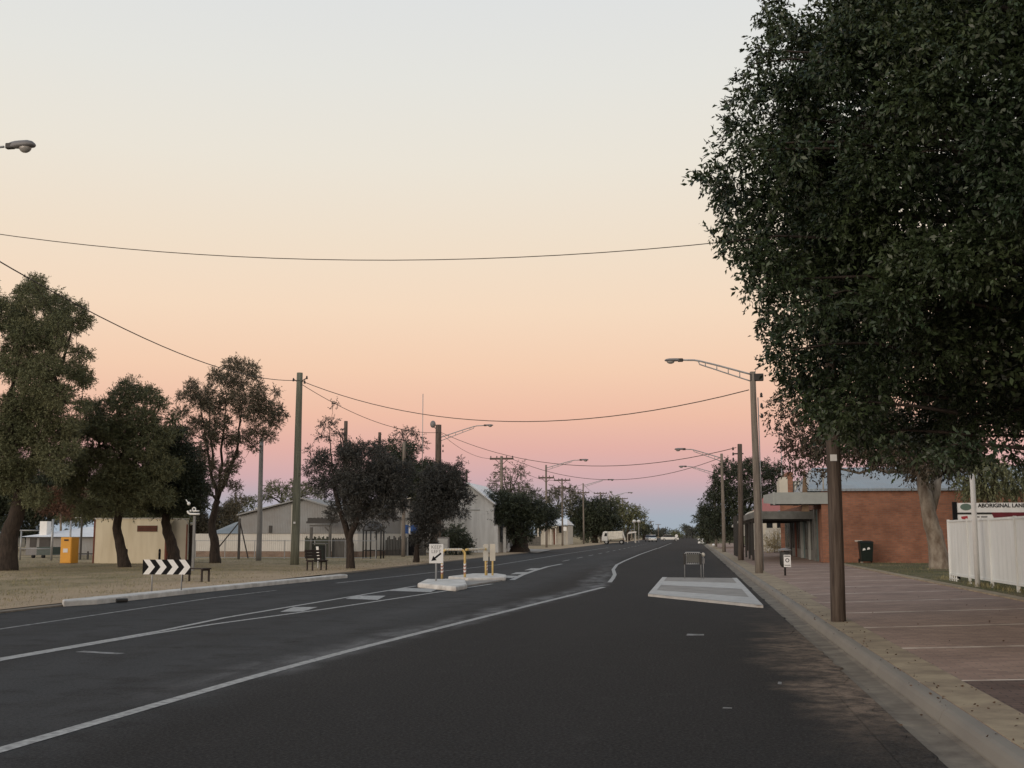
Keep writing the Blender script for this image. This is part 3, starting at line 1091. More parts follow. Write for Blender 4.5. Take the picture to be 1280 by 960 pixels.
def lamp_head(parent, tip, dirx, s=1.0, tall=1.0):
    """cobra-head lantern at tip pointing along dirx (+1/-1) in x."""
    x, y, z = tip
    d = dirx
    h = MB()
    ring = []
    prof = [(0.0, .045, .05), (.10, .06, .075), (.20, .085, .085), (.32, .13, .085), (.5, .145, .085), (.62, .12, .065), (.68, .06, .03)]
    seg = 14
    o = 0
    for (t, wy, hz) in prof:
        for k in range(seg):
            a = 2 * math.pi * k / seg
            zz = math.sin(a) * hz * tall
            if zz < 0:
                zz *= 0.45
            h.v.append((x + d * t * s, y + math.cos(a) * wy * s, z + zz * s))
    for i in range(len(prof) - 1):
        for k in range(seg):
            a_, b_ = i * seg + k, i * seg + (k + 1) % seg
            h.f.append((a_, b_, b_ + seg, a_ + seg))
    h.f.append(tuple(range(seg)))
    h.f.append(tuple((len(prof) - 1) * seg + k for k in range(seg)))
    ho = h.build('lamp_head', LAMPG, parent, smooth=True)
    le = MB()
    le.ell((x + d * .45 * s, y, z - .045 * s), (.15 * s, .105 * s, .085 * s * tall), 14, 8)
    le.build('lens', LENS, ho, smooth=True)
    co = MB()
    co.box(*sorted((x - d * .03 * s, x + d * .17 * s)), y - .06 * s, y + .06 * s, z - .06 * s, z + .075 * s)
    co.build('mounting_collar', DSTEEL, ho, bevel=.02)
    return ho


def outreach(parent, root_pt, reach, rise, dirx, truss=True, r=0.035):
    """curved bracket arm with a lower chord, out over the road."""
    x, y, z = root_pt
    mb = MB()
    up, lo = [], []
    for i in range(13):
        t = i / 12
        up.append((x + dirx * reach * t, y, z + rise * min(1, t / .8) * (1 - .12 * max(0, (t - .55) / .45) * (1 - t) * 2)))
    mb.tube(up, r, 8)
    if truss:
        for i in range(10):
            t = i / 12
            zz = up[i][2] - 0.24 * (1 - t) ** 0.6 - 0.03
            lo.append((up[i][0], y, zz))
        lo.append((up[9][0] + dirx * .05, y, up[9][2] - 0.02))
        mb.tube(lo, r * 0.7, 6)
        for i in (2, 4, 6, 8):
            mb.tube([up[i], lo[i]], r * 0.6, 6)
    mb.build('bracket_arm', GALV, parent, smooth=True)
    return up[-1]


def wire(a, b, sag, label, r=0.02, name='power_line', cat='overhead wire', group='overhead wires strung along and across the street'):
    a, b = np.array(a, float), np.array(b, float)
    root = a
    mb = MB()
    pts = []
    for i in range(25):
        t = i / 24
        p = (b - a) * t
        pts.append((p[0], p[1], p[2] - sag * 4 * t * (1 - t)))
    mb.tube(pts, r * .8, 6)
    o = mb.build(name, CABLE, None, smooth=True)
    o.location = tuple(root)
    return tag(o, label, cat, group)


def insulator(parent, p, s=1.0):
    m = MB()
    m.ell(p, (.05 * s, .05 * s, .09 * s), 8, 6)
    m.ell((p[0], p[1], p[2] - .07 * s), (.065 * s, .065 * s, .03 * s), 8, 6)
    return m.build('insulator', DSTEEL, parent, smooth=True)


def strap_and_gear(parent, h, side=1, n=3):
    for k in range(n):
        insulator(parent, (side * (.24 + .05 * (k % 2)), 0, h - .35 - .35 * k))


# --- right-hand row
PR = []      # (x, y, top z)
# nearest timber pole
b0 = gp(1048, 776, foot_z(2.5))
t = thing('timber_pole', 'dark rough timber pole with small white plate nearest on the footpath edge', 'power pole', (b0[0], b0[1], foot_z(b0[0]) - .02), 0, 'street poles beside the road')
pole_mb(8.3, .125, .10, seg=18).build('pole', TIMBER, t, smooth=True)
pm = MB(); pm.box(-.055, .055, -.136, -.122, 2.70, 2.81); pm.build('number_plate', WHITE, t)
pm = MB(); pm.box(-.9, .9, -.06, .06, 7.75, 7.87); pm.build('crossarm', TIMBER, t)
for dx in (-.8, .8):
    insulator(t, (dx, 0, 7.98))
pole_near = (b0[0], b0[1], 8.2)

b1 = gp(949, 716, foot_z(2.6))
h1 = Z_(945, 464, b1[1]) - b1[2]
t = thing('street_light', 'greyed street light pole beside the big tree, its truss arm reaching over the road', 'street light', (b1[0], b1[1], b1[2] - .02), 0, 'street poles beside the road')
pole_mb(h1, .152, .110, lean=(-0.03, 0), seg=18).build('pole', TIMBER_P, t, smooth=True)
tip = outreach(t, (-.10, 0, h1 - .10), 2.6, .62, -1)
lamp_head(t, (tip[0] - .02, 0, tip[2] - .01), -1, 1.0)
gm = MB(); gm.box(-.14, .36, -.09, .09, h1 - .36, h1 - .08); gm.build('control_box', DSTEEL, t, bevel=.02)
gm = MB(); gm.tube([(.165, 0, .1), (.13, 0, h1 - 1)], .022, 8); gm.build('conduit', GALV, t, smooth=True)
for k in range(3):
    insulator(t, (.26, 0, h1 - .9 - .4 * k))
st_right = (b1[0] - .2, b1[1], b1[2] + h1 - .72)

b2 = gp(926, 700, foot_z(2.9))
h2 = Z_(927, 555, b2[1]) - b2[2]
t = thing('timber_pole', 'dark timber pole with insulator brackets standing behind the greyed street light pole', 'power pole', b2, 0, 'street poles beside the road')
pole_mb(h2, .17, .13, lean=(.12, 0)).build('pole', TIMBER, t, smooth=True)
for k in range(3):
    insulator(t, (-.28, 0, h2 - .25 - .3 * k))
pm = MB(); pm.bar((-.3, 0, h2 - .55), (.3, 0, h2 - .55), .07); pm.build('bracket', DSTEEL, t)
pr2 = (b2[0] - .1, b2[1], b2[2] + h2 - .2)

for i, (px, pyb, pyt, armpx, lab) in enumerate(((905, 690, 567, 862, 'pale slim pole with lamp arm, in front of the dark dense tree'),
                                                (895, 683.5, 587, 862, 'farthest pole on the footpath side with a thin lamp arm before the dark tree'))):
    b = gp(px, pyb, .16)
    h = Z_(px, pyt, b[1]) - b[2]
    t = thing('street_light', lab, 'street light', b, 0, 'street poles beside the road')
    pole_mb(h, .16, .11).build('pole', TIMBER_P, t, smooth=True)
    reach = (px - armpx) / FPX * b[1]
    tip = outreach(t, (-.1, 0, h - .35), reach, .75, -1, r=.04)
    lamp_head(t, (tip[0], 0, tip[2]), -1, 1.3)
    PR.append((b[0], b[1], b[2] + h - .3))

# --- left-hand row
bA = gp(368, 706, .045)
tA = pl(375, 466, bA[1])
t = thing('timber_pole', 'tall greenish leaning timber pole between the two benches', 'power pole', bA, 0, 'street poles beside the road')
hA = tA[2] - bA[2]
pole_mb(hA, .23, .155, lean=(tA[0] - bA[0], 0), seg=18).build('pole', TIMBER_G, t, smooth=True)
for p in ((-.35, 0, hA - .35), (.38, 0, hA - .25), (.30, -.1, hA - .5)):
    insulator(t, (tA[0] - bA[0] + p[0], p[1], p[2]))
m = MB(); m.tube([(tA[0] - bA[0], 0, hA - .55), (tA[0] - bA[0] - .32, 0, hA - .35)], .03, 6); m.tube([(tA[0] - bA[0], 0, hA - .5), (tA[0] - bA[0] + .36, 0, hA - .3)], .03, 6)
m.build('bracket', DSTEEL, t)
m = MB(); m.box(-.02, .08, -.26, -.22, 2.1, 2.2); m.build('number_plate', WHITE, t)
poleA = (tA[0], bA[1], tA[2] - .4)

b = gp(323, 701, .045)
t = thing('concrete_pole', 'plain grey concrete pole in front of the grey shed', 'pole', b)
pole_mb(Z_(322, 548, b[1]) - b[2], .17, .12, seg=12).build('pole', CPOLE, t, smooth=True)

# street light whose lamp reaches in from beyond the photo's left edge
hd = None
YL = 21.5
lampc = pl(6, 184, YL)
t = thing('street_light', 'grey cobra-head lamp on a thin arm high at the top left', 'street light', (lampc[0] - 3.1, YL, .04), 0, 'street poles beside the road')
hL = lampc[2] - .45
pole_mb(hL + .25, .19, .14).build('pole', TIMBER_P, t, smooth=True)
tip = outreach(t, (.1, 0, hL - .1), 2.98, .52, 1, r=.025)
lamp_head(t, (tip[0] + .08, 0, tip[2]), 1, .90, 1.5)
poleL = (lampc[0] - 3.1, YL, 7.4)

# pole with street light by the shops on the park side
b = gp(547, 694, .045)
hB = Z_(547, 531, b[1]) - b[2]
t = thing('street_light', 'dark timber street light pole rising out of the dark trees beside the blue information sign', 'street light', b, 0, 'street poles beside the road')
pole_mb(hB, .26, .22, seg=14).build('pole', TIMBER, t, smooth=True)
tip = outreach(t, (.2, 0, hB - .95), 3.35, .85, 1)
lamp_head(t, (tip[0], 0, tip[2]), 1, 1.0)
lamp2 = MB(); lamp2.ell((-.45, 0, hB + .05), (.22, .2, .28), 10, 8); lamp2.tube([(-.2, 0, hB - .3), (-.45, 0, hB - .1)], .04, 6); lamp2.build('floodlight', LAMPG, t, smooth=True)
for k in range(2):
    insulator(t, (.35, 0, hB - 1.6 - .4 * k))
poleB = (b[0], b[1], b[2] + hB - .5)

# T poles marching away
def t_pole(px, pyt, Yd, xw, lab, arms=1, light=False, first=False, r=.14):
    x0 = X_(px, Yd)
    h = Z_(px, pyt, Yd) - .05
    t = thing('power_pole', lab, 'power pole', (x0, Yd, .04), 0, 'street poles beside the road')
    pole_mb(h, r, r * .75, seg=10).build('pole', TIMBER_P, t, smooth=True)
    for k in range(arms):
        z = h - .25 - (k * 1.1) - (.0 if not light else 1.3)
        m = MB(); m.box(-xw / 2, xw / 2, -.06, .06, z - .09, z + .09)
        m.bar((-xw * .3, -.07, z), (0, -.07, z - .6), .05); m.bar((xw * .3, -.07, z), (0, -.07, z - .6), .05)
        c = m.build('crossarm', TIMBER, t)
        for j in (-1, -.45, .45, 1):
            insulator(c, (j * xw * .46, 0, z + .2))
    if light:
        tip = outreach(t, (.1, 0, h - .35), 4.0, .9, 1, r=.045)
        lamp_head(t, (tip[0], 0, tip[2]), 1, 1.5)
    return (x0, Yd, h)
TP = []
TP.append(t_pole(627, 570, 110, 2.3, 'tall grey power pole with one wide crossarm in front of the white building', r=.17))
TP.append(t_pole(683, 581, 139, 1.9, 'power pole with crossarm and thin lamp arm beside the driveway', light=True))
TP.append(t_pole(703, 598, 161, 2.3, 'power pole with two crossarms in front of the verandah house', arms=2))
TP.append(t_pole(729.5, 604, 192, 2.0, 'pale power pole with crossarm before the dark trees by the truck', light=True))
for px, pyt, Yd, lab in ((751, 615, 228, 'distant power pole rising just above the trees behind the white truck'),
                         (763, 619, 262, 'distant pale pole with lamp arm just above the far side of the white truck'),
                         (779, 622, 300, 'far pole standing over the olive trees past the truck'),
                         (789.5, 640, 330, 'far thin pole next to the small awning'),
                         (796, 632, 365, 'far pole at the tail of the olive trees'),
                         (806, 645, 410, 'far pole just before the small white car'),
                         (814, 651, 470, 'tiny far pole past the last left-hand trees'),
                         (823, 655, 560, 'tiniest far pole in the row near the vanishing road')):
    TP.append(t_pole(px, pyt, Yd, 2.6, lab, light=(px == 763), r=.2))
# the poles and masts seen over the trees
for px, pyt, Yd, r, lab, m_ in ((430, 527, 84, .17, 'dark timber pole top poking out of the twin-trunk tree', TIMBER),
                                (473, 541, 92, .15, 'brown timber pole top over the dense dark tree', TIMBER),
                                (504, 553, 80, .13, 'slim grey pole just left of the blue information sign', TIMBER_P),
                                (583, 587, 125, .14, 'brown pole top between the street light and the crossarm pole', TIMBER),
                                (649, 607, 150, .17, 'short grey pole amid the gum trees', TIMBER_P)):
    x0 = X_(px, Yd)
    t = thing('timber_pole', lab, 'pole', (x0, Yd, .04))
    pole_mb(Z_(px, pyt, Yd), r, r * .8, seg=10).build('pole', m_, t, smooth=True)
t = thing('radio_mast', 'very thin tall antenna mast above the dark trees', 'antenna mast', (X_(527, 90), 90, .04))
m = MB(); m.tube([(0, 0, 0), (0, 0, Z_(527, 590, 90))], .06, 8); m.tube([(0, 0, Z_(527, 590, 90)), (0, 0, Z_(527, 493, 90))], .03, 6)
m.build('mast', GALV, t, smooth=True)
m = MB(); m.box(-.12, .12, -.12, .12, Z_(527, 597, 90), Z_(527, 590, 90)); m.build('joint_box', WHITE, t)
t = thing('radio_mast', 'thin aerial pole beside the chimney of the shops on the footpath side', 'antenna mast', (X_(979.5, 92), 92, .28))
m = MB(); m.tube([(0, 0, 0), (0, 0, Z_(978.5, 553, 92))], .035, 6)
m.build('mast', GALV, t, smooth=True)
x0 = X_(247, 105)
t = thing('power_pole', 'small distant crossarm pole seen through the trees left of the airy tree', 'power pole', (x0, 105, .04))
pole_mb(Z_(247, 551, 105), .14, .11, seg=10).build('pole', TIMBER, t, smooth=True)
m = MB(); m.box(-.75, .75, -.06, .06, Z_(247, 555, 105), Z_(247, 553, 105)); m.build('crossarm', TIMBER, t)

# --- wires
def wire_px(pts_mid, a, b, label, r=.02):
    """sag chosen so that the cable's middle hangs where the photograph has it."""
    mid = (np.array(a) + np.array(b)) / 2
    z = Z_(*pts_mid, mid[1])
    wire(a, b, max(.05, mid[2] - z), label, r)
endL = pl(-60, 277, 21.5)
endN = np.array([pole_near[0], pole_near[1], Z_(1048, 287, pole_near[1])])
wire_px((520, 319.5), pl(-150, 268, 21.0), endN, 'highest thin dark wire sagging across the whole street', .010)
wire_px((650, 525.5), poleA, st_right, 'dark wire from greenish pole across the road to the street light by the big tree', .024)
wire_px((190, 442), pl(-330, 120, 14), poleA, 'dark wire running down from the top left to the greenish pole', .02)
wire_px((462, 530), (poleA[0], poleA[1], poleA[2] - .15), (poleB[0], poleB[1], poleB[2] - .1), 'thin wire from greenish pole to the dark street light pole beyond', .022)
wire_px((745, 580.5), poleB, pr2, 'wire from the dark park-side street light pole over to the dark footpath pole', .025)
wire_px((587, 566), poleB, (TP[0][0] - .9, TP[0][1], TP[0][2] - .2), 'short drooping wire between dark street light pole and first wide crossarm', .02)
wire_px((790, 599.5), (TP[0][0] + .9, TP[0][1], TP[0][2] - .2), PR[0], 'faint wire across the road to the pale slim lamp pole', .03)
wire((TP[0][0], TP[0][1], TP[0][2]), (TP[2][0], TP[2][1], TP[2][2]), 1.0, 'faint wire linking the wide crossarm pole and the two-crossarm pole', .025)
for i in range(2, 6):
    wire(TP[i], TP[i + 1], .7, ['faint wire from the two-crossarm pole to the pale pole before the dark trees', 'faint wire over the dark trees towards the white truck',
         'faint wire over the white truck', 'faint wire above the olive trees'][i - 2], .025)
wire((pr2[0], pr2[1], pr2[2] - 3.3 + .2), (X_(979.5, 92), 92, Z_(979, 602, 92)), .1, 'level service wire from the dark footpath pole to the shop aerial', .025)

# ============================================================ BUILDINGS, footpath side
YB = 56.5                                   # near wall of the brick shop
bx0 = X_(1028, YB)
bz0, bz1 = .29, Z_(1100, 612, YB)
t = thing('brick_shop', 'long red brick shop building with blue-grey metal roof beside the footpath', 'building', (bx0, YB, .29))
xr, yr_ = 26.0, 26.0
h = bz1 - .29
m = MB(); m.box(0, xr, 0, .24, 0, h); m.box(xr - .24, xr, .24, yr_, 0, h); m.box(.0, xr, yr_ - .24, yr_, 0, h)
m.box(0, .24, .24, 1.1, 0, h - .9)
m.build('wall', BRICK, t)
# shopfront, seen steeply: alternate panels, doors and glass
m = MB(); m.box(0, .24, 1.1, yr_ - .24, 2.55, h - .5); m.build('upper_wall', BRICK_DK, t)
y = 1.1
pat = [('pier', BRICK_DK, .8), ('door_panel', TEAL, 1.5), ('pier', FASCIA_D, .5), ('shop_window', GLASS, 2.4), ('pier', FASCIA, .7), ('shop_window', GLASS, 2.4), ('door_panel', TEAL, 1.2),
       ('pier', FASCIA, .8), ('shop_window', GLASS, 3.0), ('pier', MAROON, .6), ('shop_window', GLASS, 3.0), ('pier', DSTEEL, .6), ('door_panel', BENCHW, 1.2), ('shop_window', GLASS, 3.4)]
for nm, mt, w in pat:
    d = .0 if nm == 'pier' else .1
    m = MB(); m.box(d, .24, y, y + w, 0, 2.55)
    if nm == 'shop_window':
        fr = m.build('shop_window', mt, t)
        f2 = MB(); f2.box(d - .04, d - .003, y, y + .07, 0, 2.55); f2.box(d - .04, d - .003, y + w - .07, y + w, 0, 2.55)
        f2.box(d - .04, d - .003, y + .07, y + w - .07, 0, .5); f2.box(d - .04, d - .003, y + w / 2 - .03, y + w / 2 + .03, .5, 2.55)
        f2.build('window_frame', FASCIA_D, fr)
    else:
        m.build(nm, mt, t)
    y += w
# roof: a sheet rising away from the near wall
zt = Z_(1100, 584, YB + 7) - .29
m = MB()
m.add([(X_(1011, YB) - bx0, -.12, h + .02), (xr + .3, -.12, h + .02), (xr + .3, 7, zt), (X_(1013, YB + 7) - bx0 + .2, 7, zt), (X_(1011, YB) - bx0, 7.2, h + .02), (xr + .3, 14, h + .02), (X_(1011, YB) - bx0, 14, h + .02)],
      [(0, 1, 2, 3), (0, 3, 4), (3, 2, 5, 6), (3, 6, 4)])
m.box(X_(1011, YB) - bx0, xr + .3, -.16, -.10, h - .06, h + .05)
m.build('roof', ROOF_B, t)
m = MB(); m.tube([(X_(1030, YB) - bx0, -.4, h), (X_(1030, YB) - bx0, -.4, h + .9), (X_(1028, YB) - bx0, -.4, h + 1.0), (X_(1025, YB) - bx0, -.4, h + .85)], .035, 8)
m.build('vent_pipe', OFFW, t, smooth=True)
# brown gable end of the next roof behind
m = MB()
m.wallpoly([(X_(1004, YB) - bx0, h - 1.0), (X_(1013, YB) - bx0, h - 1.0), (X_(1010, YB) - bx0, Z_(1010, 586, YB) - .29), (X_(1008, YB) - bx0, Z_(1008, 588, YB) - .29)], .3, .6)
m.build('barge_board', mat('brown_board', (0.20, 0.135, 0.085), .8), t)

# near awning: boxed fascia
ax0, ax1 = X_(970, YB) - bx0, X_(1046, YB) - bx0
az0, az1 = Z_(1000, 630, YB) - .29, Z_(1000, 615.5, YB) - .29
aw = thing('shop_awning', 'boxed pale grey shop awning over the footpath against the brick corner', 'awning', (bx0, YB, .29))
m = MB(); m.box(ax0, ax1, -.10, -.02, az0, az1); m.build('fascia', FASCIA, aw)
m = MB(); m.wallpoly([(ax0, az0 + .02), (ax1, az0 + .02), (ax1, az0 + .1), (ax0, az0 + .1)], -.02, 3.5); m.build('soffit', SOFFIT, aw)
m = MB()
xs_ = X_(961, YB + 2) - bx0
m.add([(ax0 - .01, -.06, az0), (ax0 - .01, -.06, az1), (xs_ - .2, 2.2, az1 - .05), (xs_ - .2, 2.2, az0 + .1)], [(0, 1, 2, 3)])
m.box(ax0 - .1, ax0, -.12, -.02, az0 - .03, az1 + .03)
m.build('side_fascia', FASCIA, aw)
# lower long awning with its posts
aw2 = thing('shop_awning', 'long lower grimy awning with dark posts running along the shopfronts', 'awning', (2.9, YB + 5, .2))
Yw = YB + 5
lz0, lz1 = Z_(980, 650, Yw) - .2, Z_(980, 639, Yw) - .2
w_ = bx0 - 2.9 - .02
wl0 = X_(944, Yw) - 2.9
m = MB(); m.box(wl0, w_ + .4, -.06, 0, lz0 + .05, lz1); m.box(wl0 - .05, wl0, 0, 14, lz0 + .1, lz1 - .03); m.build('fascia', FASCIA_D, aw2)
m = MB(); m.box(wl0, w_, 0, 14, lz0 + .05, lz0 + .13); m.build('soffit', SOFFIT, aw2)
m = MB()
for yy_ in np.arange(.6, 14, 1.2):
    m.box(wl0, w_, yy_, yy_ + .06, lz0 - .04, lz0 + .045)
m.build('rafters', SOFFIT, aw2)
for k in range(4):
    m = MB(); m.box(wl0 + .05, wl0 + .17, .4 + 4.2 * k, .52 + 4.2 * k, -.05, lz0 + .05)
    m.build('post', DSTEEL, aw2)

# farther verandah awnings and posts near x 930
aw3 = thing('shop_awning', 'small curved pale awning on dark posts beyond the long grimy one', 'awning', (2.7, 78, .18))
zc = Z_(938, 641, 78) - .18
m = MB()
pts = [(X_(931 + k * 3, 78) - 2.7, zc - .35 + .5 * math.sin(math.pi * (k / 5) * .62)) for k in range(6)]
poly = pts + [(x, z - .12) for x, z in reversed(pts)]
m.wallpoly(poly, 0, 5); m.build('canopy', OFFW, aw3)
for k, (dx, dy) in enumerate(((.15, .2), (.15, 2.4), (.15, 4.7), (1.15, .2), (1.15, 2.4), (1.15, 4.7))):
    m = MB(); m.box(dx, dx + .13, dy, dy + .13, -.05, zc - .18); m.build('post', DSTEEL, aw3)
aw4 = thing('shop_awning', 'far little pale curved awning beyond the dark footpath pole', 'awning', (X_(917, 98), 98, .18))
m = MB()
zc4 = Z_(920, 649, 98) - .18
poly = [(0, zc4 - .5), (.4, zc4 - .15), (.9, zc4), (1.3, zc4 - .1), (1.3, zc4 - .25), (.9, zc4 - .15), (.4, zc4 - .3), (0, zc4 - .65)]
m.wallpoly(poly, 0, 4); m.build('canopy', OFFW, aw4)
for dx, dy in ((.1, .1), (1.2, .1), (1.2, 3.5)):
    m = MB(); m.box(dx, dx + .12, dy, dy + .12, -.05, zc4 - .35); m.build('post', BENCHW, aw4)
sb = thing('sandwich_board', 'pale folding sign board standing under the far curved awnings', 'sign', (X_(924, 84), 84, .18))
m = MB(); m.box(-.02, .02, -.3, .3, 0, 1.0); m.box(.03, .45, -.02, 0, 1.3, 2.1); m.build('board', OFFW, sb)
m = MB(); m.tube([(.1, 0, 0), (.1, 0, 2.2)], .03, 6); m.build('post', DSTEEL, sb)

# dark hall and bins under awning: side wall of next shops
nb = thing('shop_row', 'row of low dark shopfronts under the awnings past the brick shop', 'building', (6.9, YB + 27, .29))
m = MB(); m.box(0, 14, 0, 10, 0, 3.0); m.build('wall', BRICK_DK, nb)
m = MB(); m.box(-.2, 14.2, -.2, 10.2, 3.0, 3.15); m.build('roof', ROOF_B, nb)
m = MB(); m.box(-.05, -.003, .5, 9.5, .3, 2.4); m.build('shop_window', GLASS, nb)
# parapet blocks with a chimney seen over the near awning
pb = thing('parapet_block', 'cream and orange brick parapet standing above the near awning', 'building', (bx0 + .0, YB + 9, .29))
Yq = YB + 9
m = MB(); m.box(X_(976, Yq) - bx0, X_(986.5, Yq) - bx0, 0, 2, 3.35, Z_(980, 600, Yq) - .29); m.box(X_(978, Yq) - bx0, X_(986.5, Yq) - bx0, 0, 2, Z_(980, 600, Yq) - .29, Z_(980, 596.5, Yq) - .29)
m.build('rendered_parapet', CREAM_L, pb)
m = MB(); m.box(X_(986.6, Yq) - bx0, X_(993, Yq) - bx0, 0, 2, 3.35, Z_(990, 593, Yq) - .29); m.box(X_(986, Yq) - bx0, X_(993.6, Yq) - bx0, -.08, 2.1, Z_(990, 593, Yq) - .29, Z_(990, 590, Yq) - .29)
m.build('chimney', BRICK, pb)
m = MB(); m.box(X_(993.8, Yq) - bx0, X_(1001, Yq) - bx0, .1, 1.5, 2.9, Z_(995, 601, Yq) - .29); m.build('panel', FASCIA, pb)
for px_ in (1000.5, 996.5):
    m = MB(); m.tube([(X_(px_, Yq) - bx0, 0, 2.9), (X_(px_, Yq) - bx0, 0, Z_(px_, 597 if px_ > 1000 else 601, Yq) - .29)], .05, 8); m.build('flue', OFFW, pb, smooth=True)

# cottage with the red roof
YC = 98
cx0 = X_(947, YC)
ct = thing('cottage', 'cream cottage with red metal roof seen behind the awnings', 'house', (cx0, YC, .29))
w_ = X_(990, YC) - cx0
hz = Z_(960, 643, YC) - .29
m = MB(); m.box(0, w_ + 3, 0, 8, 0, hz); m.build('wall', CREAM_L, ct)
m = MB(); zr = Z_(960, 621, YC + 3) - .29
m.add([(-.3, -.4, hz), (w_ + 3.3, -.4, hz), (w_ + 3.3, 4, zr), (.8, 4, zr), (-.3, 8.4, hz), (w_ + 3.3, 8.4, hz)], [(0, 1, 2, 3), (3, 2, 5, 4), (0, 3, 4)])
m.build('roof', ROOF_R, ct)
for pxa, pxb in ((958.5, 966), (971.5, 976)):
    m = MB(); m.box(X_(pxa, YC) - cx0, X_(pxb, YC) - cx0, -.03, -.003, Z_(960, 660, YC) - .29, Z_(960, 654, YC) - .29)
    wn_ = m.build('window', GLASS, ct)
    f2 = MB(); f2.box(X_(pxa, YC) - cx0 - .08, X_(pxb, YC) - cx0 + .08, -.06, -.032, Z_(960, 660, YC) - .37, Z_(960, 660, YC) - .29); f2.build('sill', OFFW, wn_)
fn = thing('paling_fence', 'grey paling fence in front of the red-roofed cottage', 'fence', (X_(957, 90), 90, .29))
m = MB()
for k in range(14):
    m.box(k * .14, k * .14 + .11, 0, .03, 0, Z_(960, 662, 90) - .29 + .03 * (k % 2))
m.build('palings', IRON_L, fn)
m = MB(); m.box(0, 1.95, .03, .08, .3, .38); m.box(0, 1.95, .03, .08, 1.0, 1.08); m.build('rails', PALING, fn)
cab = thing('utility_box', 'small pale box standing in the long grass by the red-roofed cottage', 'utility box', (X_(953, 93), 93, .29))
m = MB(); m.box(-.22, .22, -.2, .2, 0, 1.25); m.box(-.26, .26, -.24, .24, 1.25, 1.32); m.build('cabinet', OFFW, cab)
m = MB(); m.box(-.18, .18, -.215, -.203, .1, 1.15); m.build('door', CREAM_L, cab)

# wheelie bin and its post
bb = gp(1065, 701, .29)
wb = thing('wheelie_bin', 'dark green wheelie bin against the red brick wall', 'bin', (bb[0], YB - .75, .292))
m = MB(); m.add([(-.25, -.28, .08), (.25, -.28, .08), (.25, .28, .08), (-.25, .28, .08), (-.3, -.36, .92), (.3, -.36, .92), (.3, .34, .92), (-.3, .34, .92)],
                [(0, 3, 2, 1), (4, 5, 6, 7), (0, 1, 5, 4), (1, 2, 6, 5), (2, 3, 7, 6), (3, 0, 4, 7)])
m.build('body', BINC, wb, bevel=.02)
m = MB(); m.add([(-.32, -.39, .925), (.32, -.39, .925), (.32, .37, .925), (-.32, .37, .925), (-.3, -.3, .99), (.3, -.3, .99), (.3, .34, 1.02), (-.3, .34, 1.02)],
                [(0, 3, 2, 1), (4, 5, 6, 7), (0, 1, 5, 4), (1, 2, 6, 5), (2, 3, 7, 6), (3, 0, 4, 7)])
m.build('lid', BINC, wb, bevel=.015)
for sx in (-.27, .27):
    m = MB(); m.tube([(sx - .03, .3, .1), (sx + .03, .3, .1)], .1, 12); m.build('wheel', RUBBER, wb)
m = MB()
for qx, qz in ((-.12, .62), (.08, .66)):
    m.add([(qx - .07, -.352, qz - .05), (qx + .07, -.356, qz - .02), (qx + .03, -.36, qz + .07), (qx - .05, -.358, qz + .05)], [(0, 1, 2, 3)])
m.build('sticker', WHITE, wb)
ps = thing('meter_post', 'thin cream post beside the wheelie bin on the grass', 'post', (X_(1076, YB - .5), YB - .5, .292))
m = MB(); m.box(-.05, .05, -.05, .05, 0, .98); m.box(-.28, .05, -.04, .04, .98, 1.04); m.build('post', OFFW, ps)

# footpath litter bin on a post with white notice
pbn = gp(981.5, 718, foot_z(4))
lb = thing('litter_bin', 'small dark litter bin with white notice on a post in the middle of the footpath', 'bin', (pbn[0], pbn[1], foot_z(pbn[0]) - .01))
m = MB(); m.tube([(0, 0, 0), (0, 0, .9)], .035, 8); m.build('post', DSTEEL, lb, smooth=True)
m = MB(); m.tube([(0, 0, .28), (0, 0, .38), (0, 0, .82), (0, 0, .84)], [.10, .17, .18, .16], 16); m.build('bin_body', DSTEEL, lb, smooth=True)
m = MB(); m.tube([(0, 0, .86), (0, 0, .9), (0, 0, .95)], [.24, .22, .05], 16); m.build('cover', LAMPG, lb, smooth=True)
m = MB(); m.box(-.05, .19, -.215, -.2, .30, .72); pn = m.build('notice', WHITE, lb)
m = MB()
for k in range(20):
    a0, a1 = 2 * math.pi * k / 20, 2 * math.pi * (k + 1) / 20
    m.add([(.07 + .07 * math.cos(a0), -.2175, .53 + .07 * math.sin(a0)), (.07 + .07 * math.cos(a1), -.2175, .53 + .07 * math.sin(a1)),
           (.07 + .045 * math.cos(a1), -.2175, .53 + .045 * math.sin(a1)), (.07 + .045 * math.cos(a0), -.2175, .53 + .045 * math.sin(a0))], [(0, 1, 2, 3)])
m.box(-.03, .17, -.218, -.216, .35, .37); m.box(-.03, .17, -.218, -.216, .66, .69)
m.build('printed_mark', BLACKP, pn)

# little marker at the far kerb end
mk = thing('kerb_marker', 'small white marker block at the far end of the kerb', 'marker', gp(892, 684, .02))
m = MB(); m.tube([(0, 0, -.02), (0, 0, .3), (0, 0, .42)], [.2, .2, .08], 12); m.build('body', WHITE, mk, smooth=True)
m = MB(); m.tube([(0, 0, .15), (0, 0, .22)], .205, 12, cap=False); m.build('band', LAMPG, mk, smooth=True)

